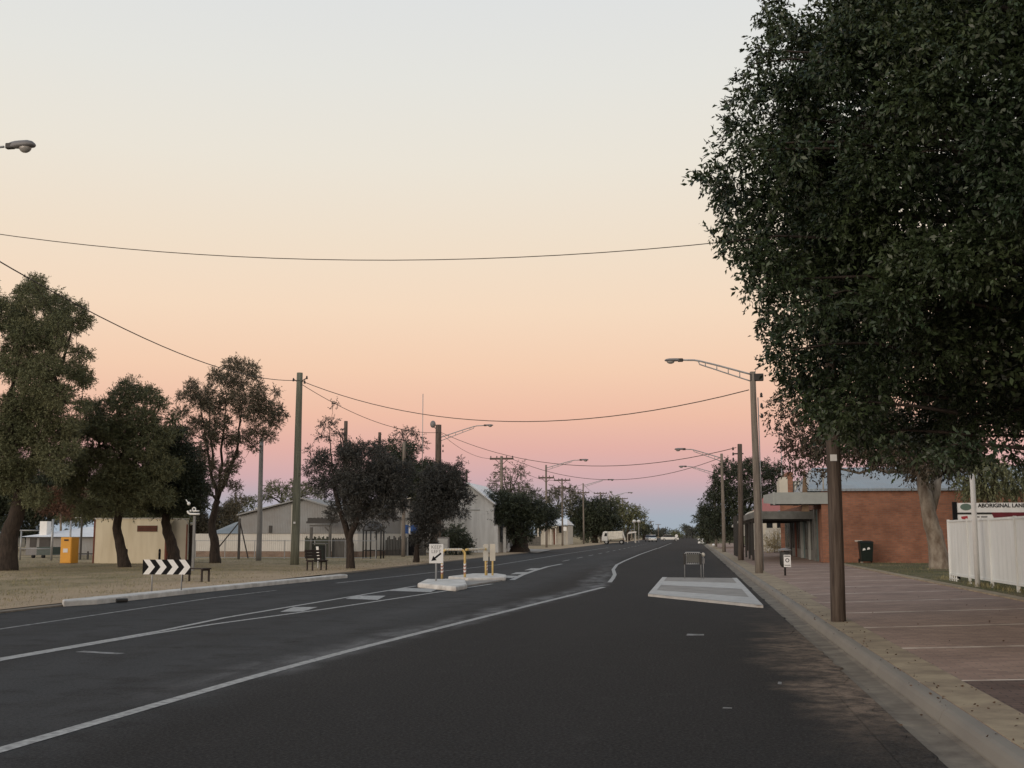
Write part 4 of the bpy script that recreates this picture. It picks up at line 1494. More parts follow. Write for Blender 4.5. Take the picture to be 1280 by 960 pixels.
# ---- white fence
FX = 7.32
fy1 = gp(1183, 725.5, .29)[1]
fe = thing('fence', 'tall off-white solid panel fence on slim posts along the footpath', 'fence', (FX, fy1, .292))
m = MB()
n_p = 11
pw = 2.35
sh = 1.66
for k in range(n_p):
    y0 = -k * pw
    pm = MB()
    # ribbed infill sheet
    ys_, xs2 = [], []
    y_ = y0 - .03
    nrib = 12
    for j in range(nrib + 1):
        yy_ = y0 - .03 - (pw - .06) * j / nrib
        ys_.append(yy_)
        xs2.append(.010 if j % 2 else 0.0)
    vv = [(x, yv, .20) for x, yv in zip(xs2, ys_)] + [(x, yv, sh) for x, yv in zip(xs2, ys_)] + \
         [(x + .02, yv, .20) for x, yv in zip(xs2, ys_)] + [(x + .02, yv, sh) for x, yv in zip(xs2, ys_)]
    q = nrib + 1
    ff = [(j, j + 1, q + j + 1, q + j) for j in range(nrib)] + [(2 * q + j + 1, 2 * q + j, 3 * q + j, 3 * q + j + 1) for j in range(nrib)]
    ff += [(q + j, q + j + 1, 3 * q + j + 1, 3 * q + j) for j in range(nrib)]
    pm.add(vv, ff)
    pm.box(-.02, .045, y0 - pw + .03, y0 - .03, sh + .001, sh + .05)
    pm.box(-.02, .045, y0 - pw + .03, y0 - .03, .15, .198)
    pm.build('fence_panel', FENCEW, fe)
for k in range(n_p + 1):
    pm = MB(); pm.box(-.035, .035, -k * pw - .028, -k * pw + .028, -.05, sh + .07)
    pm.build('post', FENCEW, fe)
pm = MB()
for k in range(0, 4):
    pm.box(-.03, .0, -.06 - k * .25, -.03 - k * .25, -.02, .15)
pm.box(-.03, 0, -1.0, 0, .05, .08)
pm.build('foot_bracket', FENCEW, fe)

# white tall post in front of the sign
YP = 31.0
p = pl(1218, 650, YP)
wp = thing('white_post', 'white round-topped steel post standing taller than the off-white fence', 'post', (p[0], YP, .292))
hp = Z_(1217, 592, YP) - .292
m = MB(); m.tube([(0, 0, -.05), (0, 0, hp - .12), (0, 0, hp - .04), (0, 0, hp)], [.065, .062, .05, .015], 14); m.build('pole', WHITE, wp, smooth=True)
# council sign
YS = 36.0
s0, s1 = pl(1196, 636, YS), pl(1325, 636, YS)
sg = thing('sign_board', 'long white notice board with dark lettering and maroon stripe behind the fence', 'sign', (s0[0], YS, .292))
W_ = s1[0] - s0[0]
zt_, zb_ = Z_(1240, 628.5, YS) - .292, Z_(1240, 651, YS) - .292
zm = Z_(1240, 640.5, YS) - .292
m = MB(); m.box(0, W_, -.03, 0, zb_ - .3, zt_); m.build('panel', WHITE, sg)
m = MB(); m.box(-.12, -.002, -.05, .05, 0, zt_ + .03); m.build('post', BLACKP, sg)
m = MB(); m.box(W_ + .002, W_ + .12, -.05, .05, 0, zt_ + .03); m.build('post', BLACKP, sg)
m = MB(); m.box(0.003, 1.0, -.036, -.032, zm - .06, zm); m.build('dark_line', DSTEEL, sg)
m = MB(); m.wallpoly([(.95, zm), (W_ - .003, zm), (W_ - .003, zm - .06), (1.5, zm - .12), (1.02, zm - .16)], -.037, -.032); m.build('stripe', MAROONP, sg)
m = MB(); m.wallpoly([(.1, zm - .12), (.28, zm - .1), (.3, zm - .22), (.12, zm - .19)], -.037, -.032); m.build('red_mark', REDP, sg)
m = MB(); m.wallpoly([(.25 + .16 * math.cos(a_) * 1.0, (zt_ + zm) / 2 + .02 + .10 * math.sin(a_)) for a_ in np.linspace(0, 2 * math.pi, 20, endpoint=False)], -.037, -.032)
m.build('oval_emblem', mat('muted_green_paint', (0.13, 0.19, 0.15), .6), sg)
tx = text('ABORIGINAL LAND COUNCIL', 'lettering', .155, BLACKP, sg, (X_(1223, YS) - s0[0] + .02, -.036, zt_ - .085), (R(90), 0, 0), .002, 'LEFT', .004)
m = MB()
for a_, b_ in ((.40, .62), (.66, .84)):
    m.box(a_, b_, -.036, -.032, zm - .15, zm - .11)
m.build('small_print', LAMPG, sg)

# ============================================================ MEDIAN FURNITURE
def face_cam(x, y):
    return math.atan2(-x, y) * 1.0


def sign_arrow(mb, cx, cz, L, w, ang, y):
    """solid arrow in the xz plane."""
    hd_ = w * 2.6
    pts = [(-L / 2, -w / 2), (L / 2 - hd_, -w / 2), (L / 2 - hd_, -hd_ * .62), (L / 2, 0), (L / 2 - hd_, hd_ * .62), (L / 2 - hd_, w / 2), (-L / 2, w / 2)]
    ca, sa = math.cos(ang), math.sin(ang)
    v = [(cx + px * ca - pz * sa, y, cz + px * sa + pz * ca) for px, pz in pts]
    mb.add(v, [(0, 1, 5, 6), (2, 3, 4), (1, 2, 4, 5)])


sb_ = gp(545, 726.5, .13)
ks = thing('keep_left_sign', 'white KEEP LEFT sign with black arrow on the near end of the median', 'road sign', (sb_[0], sb_[1], .12), face_cam(sb_[0], sb_[1]))
sc = sb_[1] / math.cos(YAW) / FPX
def wz(py, Y=sb_[1]):
    return Z_(545, py, Y) - .12
sw = 17.5 * sb_[1] / FPX * 1.02
z0_, z1_ = wz(704), wz(680)
m = MB(); m.tube([(0, .02, -.02), (0, .02, z1_ - .03)], .03, 8); m.build('post', GALV, ks, smooth=True)
m = MB(); m.box(-sw / 2, sw / 2, -.025, -.012, z0_, z1_); sp_ = m.build('sign_face', WHITE, ks, bevel=.004)
m = MB(); sign_arrow(m, 0, z0_ + (z1_ - z0_) * .32, sw * .86, .055, R(218), -.028); m.build('arrow', BLACKP, sp_)
text('KEEP', 'lettering', .15, LAMPG, sp_, (0, -.027, z1_ - .10), (R(90), 0, 0), .001)
text('LEFT', 'lettering', .15, LAMPG, sp_, (0, -.027, z1_ - .24), (R(90), 0, 0), .001)

def stripes_leg(parent, x, y, h0, h1, r):
    """diagonal red and white reflective wrap on a yellow leg."""
    wm, rm = MB(), MB()
    n = 6
    for k in range(n):
        za, zb = h0 + (h1 - h0) * k / n, h0 + (h1 - h0) * (k + 1) / n
        tgt = wm if k % 2 else rm
        seg = 12
        o = len(tgt.v)
        sl = .05
        for q in range(seg):
            a = 2 * math.pi * q / seg
            dz = sl * math.sin(a)
            tgt.v.append((x + r * math.cos(a), y + r * math.sin(a), za + dz))
        for q in range(seg):
            a = 2 * math.pi * q / seg
            tgt.v.append((x + r * math.cos(a), y + r * math.sin(a), zb + sl * math.sin(a)))
        for q in range(seg):
            tgt.f.append((o + q, o + (q + 1) % seg, o + seg + (q + 1) % seg, o + seg + q))
    wm.build('white_tape', WHITE, parent)
    rm.build('red_tape', mat('faded_red_tape', (0.42, 0.20, 0.15), .6), parent)


def hoop(lab, pa, pb, h, first=True):
    a, b = gp(*pa, .1), gp(*pb, .1)
    t = thing('safety_rail', lab, 'safety rail', (a[0], a[1], .08), 0, 'yellow hooped rails on the median')
    d = np.array([b[0] - a[0], b[1] - a[1], 0])
    ln = np.linalg.norm(d)
    u = d / ln
    pts = [(0, 0, -.1)]
    rr = .16
    pts += [(0, 0, h - rr)] + [tuple(u * (rr - rr * math.cos(q)) + np.array([0, 0, h - rr + rr * math.sin(q)])) for q in (.4, .8, 1.2, math.pi / 2)]
    pts += [tuple(u * (ln - rr + rr * math.sin(q)) + np.array([0, 0, h - rr + rr * math.cos(q)])) for q in (0, .4, .8, 1.2, math.pi / 2)]
    pts += [(d[0], d[1], -.1)]
    if not first:                 # carries on from the near rail's post
        pts = [tuple(u * .0 + np.array([0, 0, h - .01])), tuple(u * .1 + np.array([0, 0, h]))] + pts[6:]
    m = MB(); m.tube(pts, .042, 12); m.build('hoop', YELLOW, t, smooth=True)
    if first:
        stripes_leg(t, 0, 0, .22, .56, .045)
    stripes_leg(t, d[0], d[1], .22, .56, .045)
    m = MB()
    k = 11
    for q in range(k):
        f0, f1 = .12 + .76 * q / k, .12 + .76 * (q + .55) / k
        m.tube([tuple(d * f0 + np.array([0, 0, h])), tuple(d * f1 + np.array([0, 0, h]))], .0445, 10, cap=False)
    m.build('white_tape', WHITE, t)
    return t
hoop('near yellow hooped rail between the KEEP LEFT sign and the middle of the median', (552.5, 723.5), (581, 723), 1.0)
hoop('far yellow hooped rail reaching to the pair of pale sign backs', (582.3, 723), (608, 720.5), 1.0, False)
for (px_, wpx, lab, tw, m_) in ((607.6, 6.4, 'narrow cream sign back at the far end of the median, left one of the pair', 0, OFFW),
                                (616.2, 6.8, 'narrow cream sign back at the far end of the median, right one of the pair', .3, CREAM_L)):
    q = gp(px_ - .5, 719.5, .13)
    t = thing('median_sign', lab, 'road sign', (q[0], q[1], .12), face_cam(q[0], q[1]))
    za, zb = Z_(610, 701, q[1]) - .12, Z_(610, 680, q[1]) - .12
    ww = wpx * q[1] / FPX
    m = MB(); m.tube([(0, 0, -.02), (0, 0, zb - .05)], .034, 8); m.build('post', YELLOW, t, smooth=True)
    m = MB(); m.box(-ww / 2, ww / 2, -.055 , -.04, za, zb); m.build('sign_plate', m_, t, bevel=.004)

# grey pedestrian rail on the raised platform
q = gp(866, 722, .09)
t = thing('safety_rail', 'small grey mesh rail standing on the raised white-banded crossing', 'safety rail', (q[0], q[1], .058))
def wx(px_):
    return (px_ - 866) / FPX * q[1] / math.cos(YAW)
zt3, zb3 = Z_(866, 689.5, q[1]) - .085, Z_(866, 704, q[1]) - .085
m = MB(); m.tube([(wx(856.5), 0, 0), (wx(856.5), 0, zt3 - .06), (wx(858.5), 0, zt3), (wx(874.5), 0, zt3), (wx(876), 0, zt3 - .06), (wx(876), 0, 0)], .016, 8)
m.tube([(wx(856.5), 0, zb3), (wx(876), 0, zb3)], .014, 6)
m.build('frame', GALV, t, smooth=True)
m = MB()
for k in range(1, 8):
    x_ = wx(856.5 + 19.5 * k / 8); m.tube([(x_, 0, zb3), (x_, 0, zt3)], .009, 6)
m.build('bars', GALV, t)
m = MB(); m.box(wx(859), wx(874), -.012, -.006, zb3 + .05, zt3 - .06); m.build('panel', mat('grimy_mesh', (0.11, 0.11, 0.10), .8), t)
for px_ in (856.5, 875.5):
    m = MB(); m.box(wx(px_) - .035, wx(px_) + .035, -.035, .035, zb3 - .02, zt3 - .05); m.build('sleeve', DSTEEL, t)
q2 = gp(879.5, 722, .09)
t = thing('reflector_post', 'thin post with a round pale reflector beside the grey mesh rail', 'reflector post', (q2[0], q2[1], .058))
m = MB(); m.tube([(0, 0, 0), (0, 0, zt3)], .014, 6); m.build('post', GALV, t, smooth=True)
m = MB(); m.tube([(0, -.03, zt3 - .08), (0, -.015, zt3 - .08)], .07, 14); m.build('reflector', OFFW, t, smooth=True)
m = MB(); m.box(-.05, .05, -.02, -.012, zb3 + .02, zb3 + .2); m.build('marker_plate', LAMPG, t)

# ============================================================ PARK SIDE
# chevron board
q = gp(190, 741, .05)
q3 = gp(226, 737.5, .05)
cb = thing('chevron_board', 'black and white chevron board pointing right at the park kerb', 'road sign', (q[0], q[1], .045))
Yc = q[1]
def cxw(px_):
    return X_(px_, Yc, 708) - q[0]
za, zb = Z_(208, 718, Yc) - .045, Z_(208, 699.5, Yc) - .045
xa, xb = cxw(178.5), cxw(239)
for px_ in (190, 227):
    m = MB(); m.tube([(cxw(px_), .03, -.05), (cxw(px_), .03, zb - .03)], .02, 8); m.build('post', GALV, cb, smooth=True)
m = MB(); m.box(xa, xb, -.012, 0, za, zb); bd = m.build('board', BLACKP, cb)
m = MB()
Wd = (xb - xa)
hh = zb - za
for k in range(4):
    x0_ = xa + Wd * (.015 + .245 * k)
    th, pk = Wd * .125, Wd * .115
    v = [(x0_, za), (x0_ + th, za), (x0_ + th + pk, (za + zb) / 2), (x0_ + th, zb), (x0_, zb), (x0_ + pk, (za + zb) / 2)]
    m.add([(x, -.0145, z) for x, z in v], [(0, 1, 2, 5), (5, 2, 3, 4)])
m.build('chevrons', WHITE, bd)

# benches
def bench(lab, px_, pyb, back=False, L=1.75, rz=0.0):
    p = gp(px_, pyb, .045)
    t = thing('park_bench', lab, 'bench', (p[0], p[1], .045), rz, 'dark park benches on the lawn')
    for k in range(4):
        m = MB(); m.box(-L / 2, L / 2, -.2 + .105 * k, -.2 + .105 * k + .085, .41, .45); m.build('seat_slat', BENCHW, t)
    m = MB()
    for s in (-1, 1):
        m = MB()
        m.box(s * L * .42 - .025, s * L * .42 + .025, -.19, -.14, -.02, .41); m.box(s * L * .42 - .025, s * L * .42 + .025, .15, .2, -.02, .41)
        m.box(s * L * .42 - .025, s * L * .42 + .025, -.14, .15, .36, .41)
        m.build('leg', BENCHW, t)
    if back:
        for k in range(3):
            m = MB(); m.box(-L / 2, L / 2, .22 + .02 * k, .25 + .02 * k, .52 + .13 * k, .62 + .13 * k); m.build('back_slat', BENCHW, t)
        for s in (-1, 1):
            m = MB(); m.bar((s * L * .42, .2, .41), (s * L * .42, .29, .92), .04); m.build('back_support', BENCHW, t)
    return t
bench('low backless dark bench beside the chevron board', 244, 727, L=1.0, rz=R(-18))
bench('dark bench with upright back in front of the black litter bin', 396, 713, back=True, L=.95, rz=R(60))
bench('small dark bench under the trees left of the KEEP LEFT sign', 529, 700, L=1.3)
p = gp(400, 703, .045)
bn = thing('park_bin', 'black square litter bin standing behind the backed bench', 'bin', (p[0], p[1], .045))
m = MB(); m.box(-.28, .28, -.25, .25, .02, .95); m.build('bin_body', BINC, bn, bevel=.02)
m = MB(); m.box(-.36, .34, -.3, .3, 1.02, 1.07); m.build('hood', CPOLE, bn)
for s in (-.33, .31):
    m = MB(); m.box(s - .02, s + .02, -.02, .02, 0, 1.02); m.build('post', GALV, bn)
p = gp(391.5, 711, .045)
nt = thing('white_notice', 'narrow white leaning notice behind the backed bench', 'notice', (p[0], p[1] + .6, .045))
m = MB(); m.add([(-.02, 0, .45), (.1, 0, .42), (.02, 0.02, 1.0), (-.1, .02, 1.0), (-.02, .02, .45), (.1, .02, .42), (.02, .04, 1.0), (-.1, .04, 1.0)],
                [(0, 1, 2, 3), (7, 6, 5, 4), (0, 4, 5, 1), (1, 5, 6, 2), (2, 6, 7, 3), (3, 7, 4, 0)])
m.build('plate', WHITE, nt)
m = MB(); m.box(-.02, .02, .05, .08, 0, .9); m.build('stake', GALV, nt)

# cream amenities block
YA = gp(160, 704.3, .045)[1]
x0 = X_(117, YA); x1 = X_(208.5, YA)
zt4 = Z_(160, 648.5, YA) - .045
am = thing('amenities_block', 'flat cream amenities block with maroon corner trim and brown vent', 'building', (x0, YA, .045))
w_ = x1 - x0
dp = 2.7
m = MB(); m.box(.09, w_ - .09, 0, dp, 0, zt4); m.box(w_ - .09, w_, .3, dp, 0, zt4 - .03)
m.build('wall', CREAM, am)
m = MB(); m.box(0, .088, -.02, .25, 0, zt4 - .05); m.build('corner_trim', MAROON, am)
m = MB(); m.box(w_ - .087, w_ + .01, -.02, .25, 0, zt4 - .05); m.build('corner_trim', MAROON, am)
m = MB(); m.box(X_(171.5, YA) - x0, X_(196.5, YA) - x0, -.03, -.003, Z_(160, 664.5, YA) - .045, Z_(160, 657, YA) - .045); vn = m.build('vent', mat('brown_vent', (0.09, 0.04, 0.022), .7), am)
m = MB()
for k in range(4):
    z_ = Z_(160, 664.5, YA) - .045 + .035 + .075 * k
    m.box(X_(172, YA) - x0, X_(196, YA) - x0, -.045, -.032, z_, z_ + .03)
m.build('louvre', MAROON, vn)
m = MB(); m.box(-.05, w_ + .05, -.05, dp, zt4 + .002, zt4 + .05); m.build('roof', OFFW, am)
# lean-to screen on its right
sc_ = thing('privacy_screen', 'grey-cream rounded screen wall attached beside the amenities block', 'screen wall', (x1 + .02, YA + .5, .045))
w2 = X_(235, YA + .5) - x1 - .04
m = MB(); m.wallpoly([(0, 0), (w2, 0), (w2, zt4 - .35), (w2 - .1, zt4 - .1), (w2 - .35, zt4), (.25, zt4), (.08, zt4 - .12), (0, zt4 - .3)], 0, .12)
m.build('panel', mat('greyish_cream', (0.42, 0.39, 0.31), .8, var=(.33, .3, .24), scale=1), sc_)
m = MB(); m.box(w2 - .06, w2, -.06, 0, 0, zt4 - .3); m.build('end_post', MAROON, sc_)
for px_, lab in ((157.5, 'short dark bollard before the cream block, beside the second park tree trunk'), (199, 'short dark bollard at the maroon corner of the cream block')):
    p = gp(px_, 705.5, .045)
    t = thing('bollard', lab, 'bollard', (p[0], p[1], .045), 0, 'dark bollards before the cream block')
    hb = Z_(px_, 686, p[1]) - .045
    m = MB(); m.tube([(0, 0, -.05), (0, 0, hb - .06), (0, 0, hb)], [.06, .06, .03], 10); m.build('body', BLACKP, t, smooth=True)
    m = MB(); m.tube([(0, 0, hb - .22), (0, 0, hb - .14)], .062, 10, cap=False); m.build('band', DSTEEL, t, smooth=True)
# bicycle-ish white emblem sign on a post: curved white bracket with figure
YE = 48.0
p = pl(242.5, 668, YE)
es = thing('ornamental_sign', 'white bent-tube sign with small looped emblem on a post beside the amenities block', 'sign', (p[0], YE, .045))
def ez(py): return Z_(242, py, YE) - .045
def ex(px_): return X_(px_, YE) - p[0]
m = MB(); m.box(-.05, .05, -.04, .04, 0, ez(645)); m.build('post', CPOLE, es)
m = MB(); m.tube([(ex(233.5), 0, ez(638.5)), (ex(234.3), 0, ez(641)), (ex(236.5), 0, ez(642.4)), (ex(240), 0, ez(642.6)), (ex(248.5), 0, ez(642.6))], .045, 8)
m.tube([(ex(240), 0, ez(638.8)), (ex(248), 0, ez(638.8))], .028, 8)
lp = [(ex(241.5 + 2.0 * math.cos(a_)), 0, ez(636.6 - 2.2 * math.sin(a_))) for a_ in np.linspace(0, 2 * math.pi, 13)]
m.tube(lp, .028, 6)
m.ell((ex(237.2), 0, ez(638.6)), .05, 8, 6); m.ell((ex(234.7), 0, ez(629.5)), .08, 8, 6); m.tube([(ex(231), 0, ez(624.5)), (ex(234.5), 0, ez(629.5))], .02, 6)
m.build('emblem', WHITE, es, smooth=True)
p = gp(237.5, 703, .045)
t = thing('steel_post', 'dark slim post standing at the right edge of the cream screen', 'post', (p[0], p[1], .045))
m = MB(); m.box(-.09, .09, -.05, .05, -.03, Z_(237, 657, p[1])); m.build('post', BENCHW, t)
m = MB(); m.ell((0, 0, Z_(237, 656, p[1])), .1, 8, 6); m.build('finial', OFFW, t, smooth=True)

# orange cabinet
p = gp(84, 704.5, .045)
oc = thing('cabinet', 'bright orange-yellow cabinet with white notice on the park lawn', 'cabinet', (X_(76.5, p[1]), p[1], .045))
w_ = X_(90.3, p[1]) - X_(76.5, p[1])
hc = Z_(84, 671.5, p[1]) - .045
m = MB(); m.box(0, w_, 0, .75, .02, hc); m.build('body', ORANGE, oc, bevel=.015)
m = MB(); m.box(.04, w_ - .04, -.02, -.003, .06, hc - .06); dr = m.build('door', ORANGE, oc)
m = MB(); m.box(w_ * .27, w_ * .68, -.032, -.022, hc * .42, hc * .57); m.build('notice', WHITE, dr)
m = MB(); m.box(w_ * .32, w_ * .72, -.032, -.022, hc * .86, hc * .92); m.build('slot', BENCHW, dr)

# cream utility box
p = gp(14.5, 703, .045)
t = thing('utility_box', 'squat cream utility box with dark slot near the left edge', 'utility box', (p[0], p[1], .045))
hc = Z_(14, 682, p[1]) - .045
w_ = 9.5 * p[1] / FPX
m = MB(); m.box(-w_ / 2, w_ / 2, -.2, .2, 0, hc); m.box(-w_ / 2 - .04, w_ / 2 + .04, -.24, .24, hc, hc + .05); m.build('body', CREAM, t)
m = MB(); m.box(.05, .16, -.215, -.203, .1, hc * .66); m.build('slot', BENCHW, t)

# depot: white roofed shed behind its gate
YH = 82
x0 = X_(33, YH); x1 = X_(122, YH)
t = thing('depot_shed', 'long grey shed with low white roof behind the orange cabinet', 'building', (x0, YH, .045))
hw = Z_(70, 671, YH) - .045
m = MB(); m.box(0, x1 - x0 + 4, 0, 8, 0, hw); m.build('wall', IRON, t)
m = MB(); zr = Z_(80, 658, YH) - .045
m.add([(-.3, -.4, hw), (x1 - x0 + 4.3, -.4, hw), (x1 - x0 + 4, 4, zr), (X_(78, YH) - x0, 4, zr), (-.3, 8.3, hw), (x1 - x0 + 4.3, 8.3, hw)], [(0, 1, 2, 3), (3, 2, 5, 4), (0, 3, 4)])
m.build('roof', ROOF_W, t)
m = MB(); m.box(X_(45.5, YH) - x0, X_(54.5, YH) - x0, .4, 1.0, hw, Z_(50, 651.5, YH) - .045); m.build('chimney', WHITE, t)
for a_, b_, m_ in ((38, 46, DSTEEL), (50, 63, DSTEEL), (24, 32, FASCIA_D)):
    m = MB(); m.box(X_(a_, YH) - x0, X_(b_, YH) - x0, -.04, -.003, Z_(70, 684, YH) - .045, hw - .1); m.build('bay_opening', m_, t)
YG = 66
gt = thing('gate_frame', 'galvanised gateway frame of tall posts and pipes in front of the grey shed', 'gate', (X_(22, YG), YG, .045))
gx = X_(22, YG)
for px_, pt, r_ in ((21.5, 640, .09), (26.5, 664, .05), (65.5, 650, .07), (88, 652, .06)):
    m = MB(); m.tube([(X_(px_, YG) - gx, 0, -.05), (X_(px_, YG) - gx, 0, Z_(px_, pt, YG))], r_, 8); m.build('post', GALV, gt, smooth=True)
m = MB(); m.tube([(X_(21.5, YG) - gx, 0, Z_(30, 664, YG)), (X_(48, YG) - gx, 0, Z_(30, 664, YG))], .04, 6)
m.tube([(X_(26, YG) - gx, 0, Z_(30, 687, YG)), (X_(65, YG) - gx, 0, Z_(30, 687, YG))], .03, 6); m.build('rail', GALV, gt, smooth=True)
m = MB()
for k in range(28):
    x_ = X_(28 + k * 1.35, YG) - gx
    m.tube([(x_, 0, .3), (x_, 0, Z_(30, 688, YG))], .008, 4)
m.build('infill_wires', GALV, gt)
tr = thing('trailer', 'low dark green box trailer parked behind the gateway', 'trailer', (X_(33, 72), 72, .045))
tw = X_(64, 72) - X_(33, 72)
m = MB(); m.box(tw * .45, tw, 0, 1.6, .20, .72); m.build('box', mat('dull_green_paint', (0.05, 0.075, 0.065), .6), tr)
m = MB(); m.box(0, tw * .44, 0, 1.6, .20, .32); m.box(0, tw * .44, 0, .04, .33, .66); m.build('tray', LAMPG, tr)
for a_ in (.3, .7):
    m = MB(); m.tube([(tw * a_, .02, .11), (tw * a_, .14, .11)], .12, 14); m.build('wheel', RUBBER, tr, smooth=True)
fc = thing('mesh_fence', 'low dark mesh fence between the orange cabinet and the cream block', 'fence', (X_(96, 68), 68, .045))
m = MB()
L_f = X_(117, 68) - X_(96, 68)
m.tube([(0, 0, Z_(100, 693, 68)), (L_f, 0, Z_(100, 693, 68))], .03, 6)
for k in range(14):
    m.tube([(L_f * k / 13, 0, 0), (L_f * k / 13, 0, Z_(100, 693, 68))], .012, 4)
m.build('rails', DSTEEL, fc)
for px_ in (101.7, 111):
    m = MB(); m.box(X_(px_, 68) - X_(96, 68) - .05, X_(px_, 68) - X_(96, 68) + .05, -.04, .04, 0, Z_(px_, 632 if px_ < 105 else 690, 68)); m.build('post', DSTEEL, fc)
x_ = X_(101.7, 68) - X_(96, 68)
m = MB(); m.box(x_ - .45, x_ + .3, -.03, .03, Z_(100, 648.5, 68), Z_(100, 647.5, 68)); m.build('bracket', GALV, fc)

# big grey shed with cream lower wall
YD = 78
def dx(px_): return X_(px_, YD) - X_(243, YD)
def dz(py): return Z_(320, py, YD) - .045
t = thing('gable_shed', 'large grey corrugated gable shed with cream band and pink brick base', 'building', (X_(243, YD), YD, .045))
m = MB(); m.wallpoly([(dx(298), dz(667)), (dx(447), dz(667)), (dx(447), dz(645.5)), (dx(378), dz(624.5)), (dx(298), dz(645))], 0, 16); m.build('upper_wall', IRON, t)
m = MB(); m.wallpoly([(dx(243), dz(689)), (dx(447), dz(689)), (dx(447), dz(667.1)), (dx(243), dz(667.1))], .05, 16); m.build('lower_wall', IRON_L, t)
m = MB(); m.box(dx(243), dx(447), 0, 16, 0, dz(689.1)); m.build('brick_base', BRICK_T, t)
m = MB(); m.wallpoly([(dx(297), dz(645) + .02), (dx(378), dz(624.5) + .02), (dx(448), dz(645.5) + .02), (dx(448), dz(644.5) + .08), (dx(378), dz(623.6) + .06), (dx(297), dz(644) + .06)], -.3, 16.3); m.build('roof', IRON, t)
m = MB(); m.add([(dx(262), -.1, dz(666.9)), (dx(297.5), -.1, dz(666.9)), (dx(297.5), 3, dz(649)), (dx(274), 3, dz(652))], [(0, 1, 2, 3)]); m.add([(dx(262), -.1, dz(666.9)), (dx(274), 3, dz(652)), (dx(262), 6, dz(666.9))], [(0, 1, 2)])
m.build('lean_to_roof', mat('bluish_sheeting', (0.20, 0.235, 0.25), .5, var=(.15, .16, .17)), t)
m = MB(); m.box(dx(336), dx(340), -.05, -.003, dz(666), dz(657)); m.build('vent', DSTEEL, t)
m = MB(); m.tube([(dx(316), 1, dz(641)), (dx(316), 1, dz(636))], .18, 12); m.ell((dx(316), 1, dz(635.3)), (.3, .3, .18), 12, 6); m.build('roof_ventilator', GALV, t, smooth=True)
for px_ in (365.5,):
    m = MB(); m.box(dx(px_) - .08, dx(px_) + .08, -.1, -.003, dz(690), dz(631)); m.build('downpipe', OFFW, t)
# goalpost-like braced mast left of it
YM = 70
def mx_(px_): return X_(px_, YM) - X_(299, YM)
def mz_(py): return Z_(299, py, YM) - .045
t = thing('braced_post', 'dark steel post with two slanting braces in front of the grey shed', 'post', (X_(299, YM), YM, .045))
m = MB(); m.box(-.06, .06, -.06, .06, 0, mz_(648)); m.build('post', DSTEEL, t)
m = MB(); m.tube([(mx_(274), 0, mz_(684)), (0, 0, mz_(652))], .04, 6); m.build('brace', DSTEEL, t)
m = MB(); m.tube([(mx_(311), 0, mz_(698)), (0, 0, mz_(650))], .04, 6); m.build('brace', DSTEEL, t)
# chain wire fence across the back of the park
t = thing('mesh_fence', 'long thin chain-wire fence line at the back of the park before the grey shed', 'fence', (X_(245, 72), 72, .045))
m = MB(); L_f = X_(470, 72) - X_(245, 72)
m.tube([(0, 0, 1.15), (L_f, 0, 1.15)], .02, 5); m.tube([(0, 0, .08), (L_f, 0, .08)], .02, 5)
m.build('rails', GALV, t)
for k in range(7):
    m = MB(); m.tube([(L_f * k / 6, 0, -.03), (L_f * k / 6, 0, 1.2)], .03, 6); m.build('post', GALV, t)

# timber pergola with dark screen
YQ = 76
def qx(px_): return X_(px_, YQ) - X_(386, YQ)
def qz(py): return Z_(400, py, YQ) - .045
t = thing('pergola', 'weathered grey pergola frame with paling screens between pole and twin-trunk tree', 'pergola', (X_(386, YQ), YQ, .045))
for px_, pt in ((389, 659), (412.5, 658), (434.5, 665)):
    m = MB(); m.box(qx(px_) - .08, qx(px_) + .08, -.08, .08, 0, qz(pt)); m.build('post', PALING, t)
m = MB(); m.box(qx(387), qx(415), -.06, .06, qz(658), qz(656)); m.build('beam', PALING, t)
m = MB(); m.bar((qx(406), 0, qz(659)), (qx(412), 0, qz(665)), .08); m.build('brace', PALING, t)
m = MB()
for k in range(22):
    x_ = qx(380) + (qx(411) - qx(380)) * k / 22
    m.box(x_, x_ + .09, .2, .24, 0, qz(672) + .1 * math.sin(k * 1.7))
m.build('screen', mat('greenish_paling', (0.085, 0.09, 0.07), .9, var=(.05, .055, .042)), t)
m = MB()
for k in range(16):
    x_ = qx(414) + (qx(433) - qx(414)) * k / 16
    m.box(x_, x_ + .07, .2, .24, 0, qz(673) + .05 * math.sin(k * 2.3))
m.build('screen', PALING, t)
m = MB()
for k in range(17):
    x_ = qx(378) + (qx(416) - qx(378)) * k / 16
    m.box(x_, x_ + .14, 1.0, 1.15, qz(652) , qz(647) + .1 * math.sin(k * 3.1))
m.box(qx(377), qx(417), .9, 1.0, qz(654), qz(651.5))
m.build('dark_valance', DSTEEL, t)

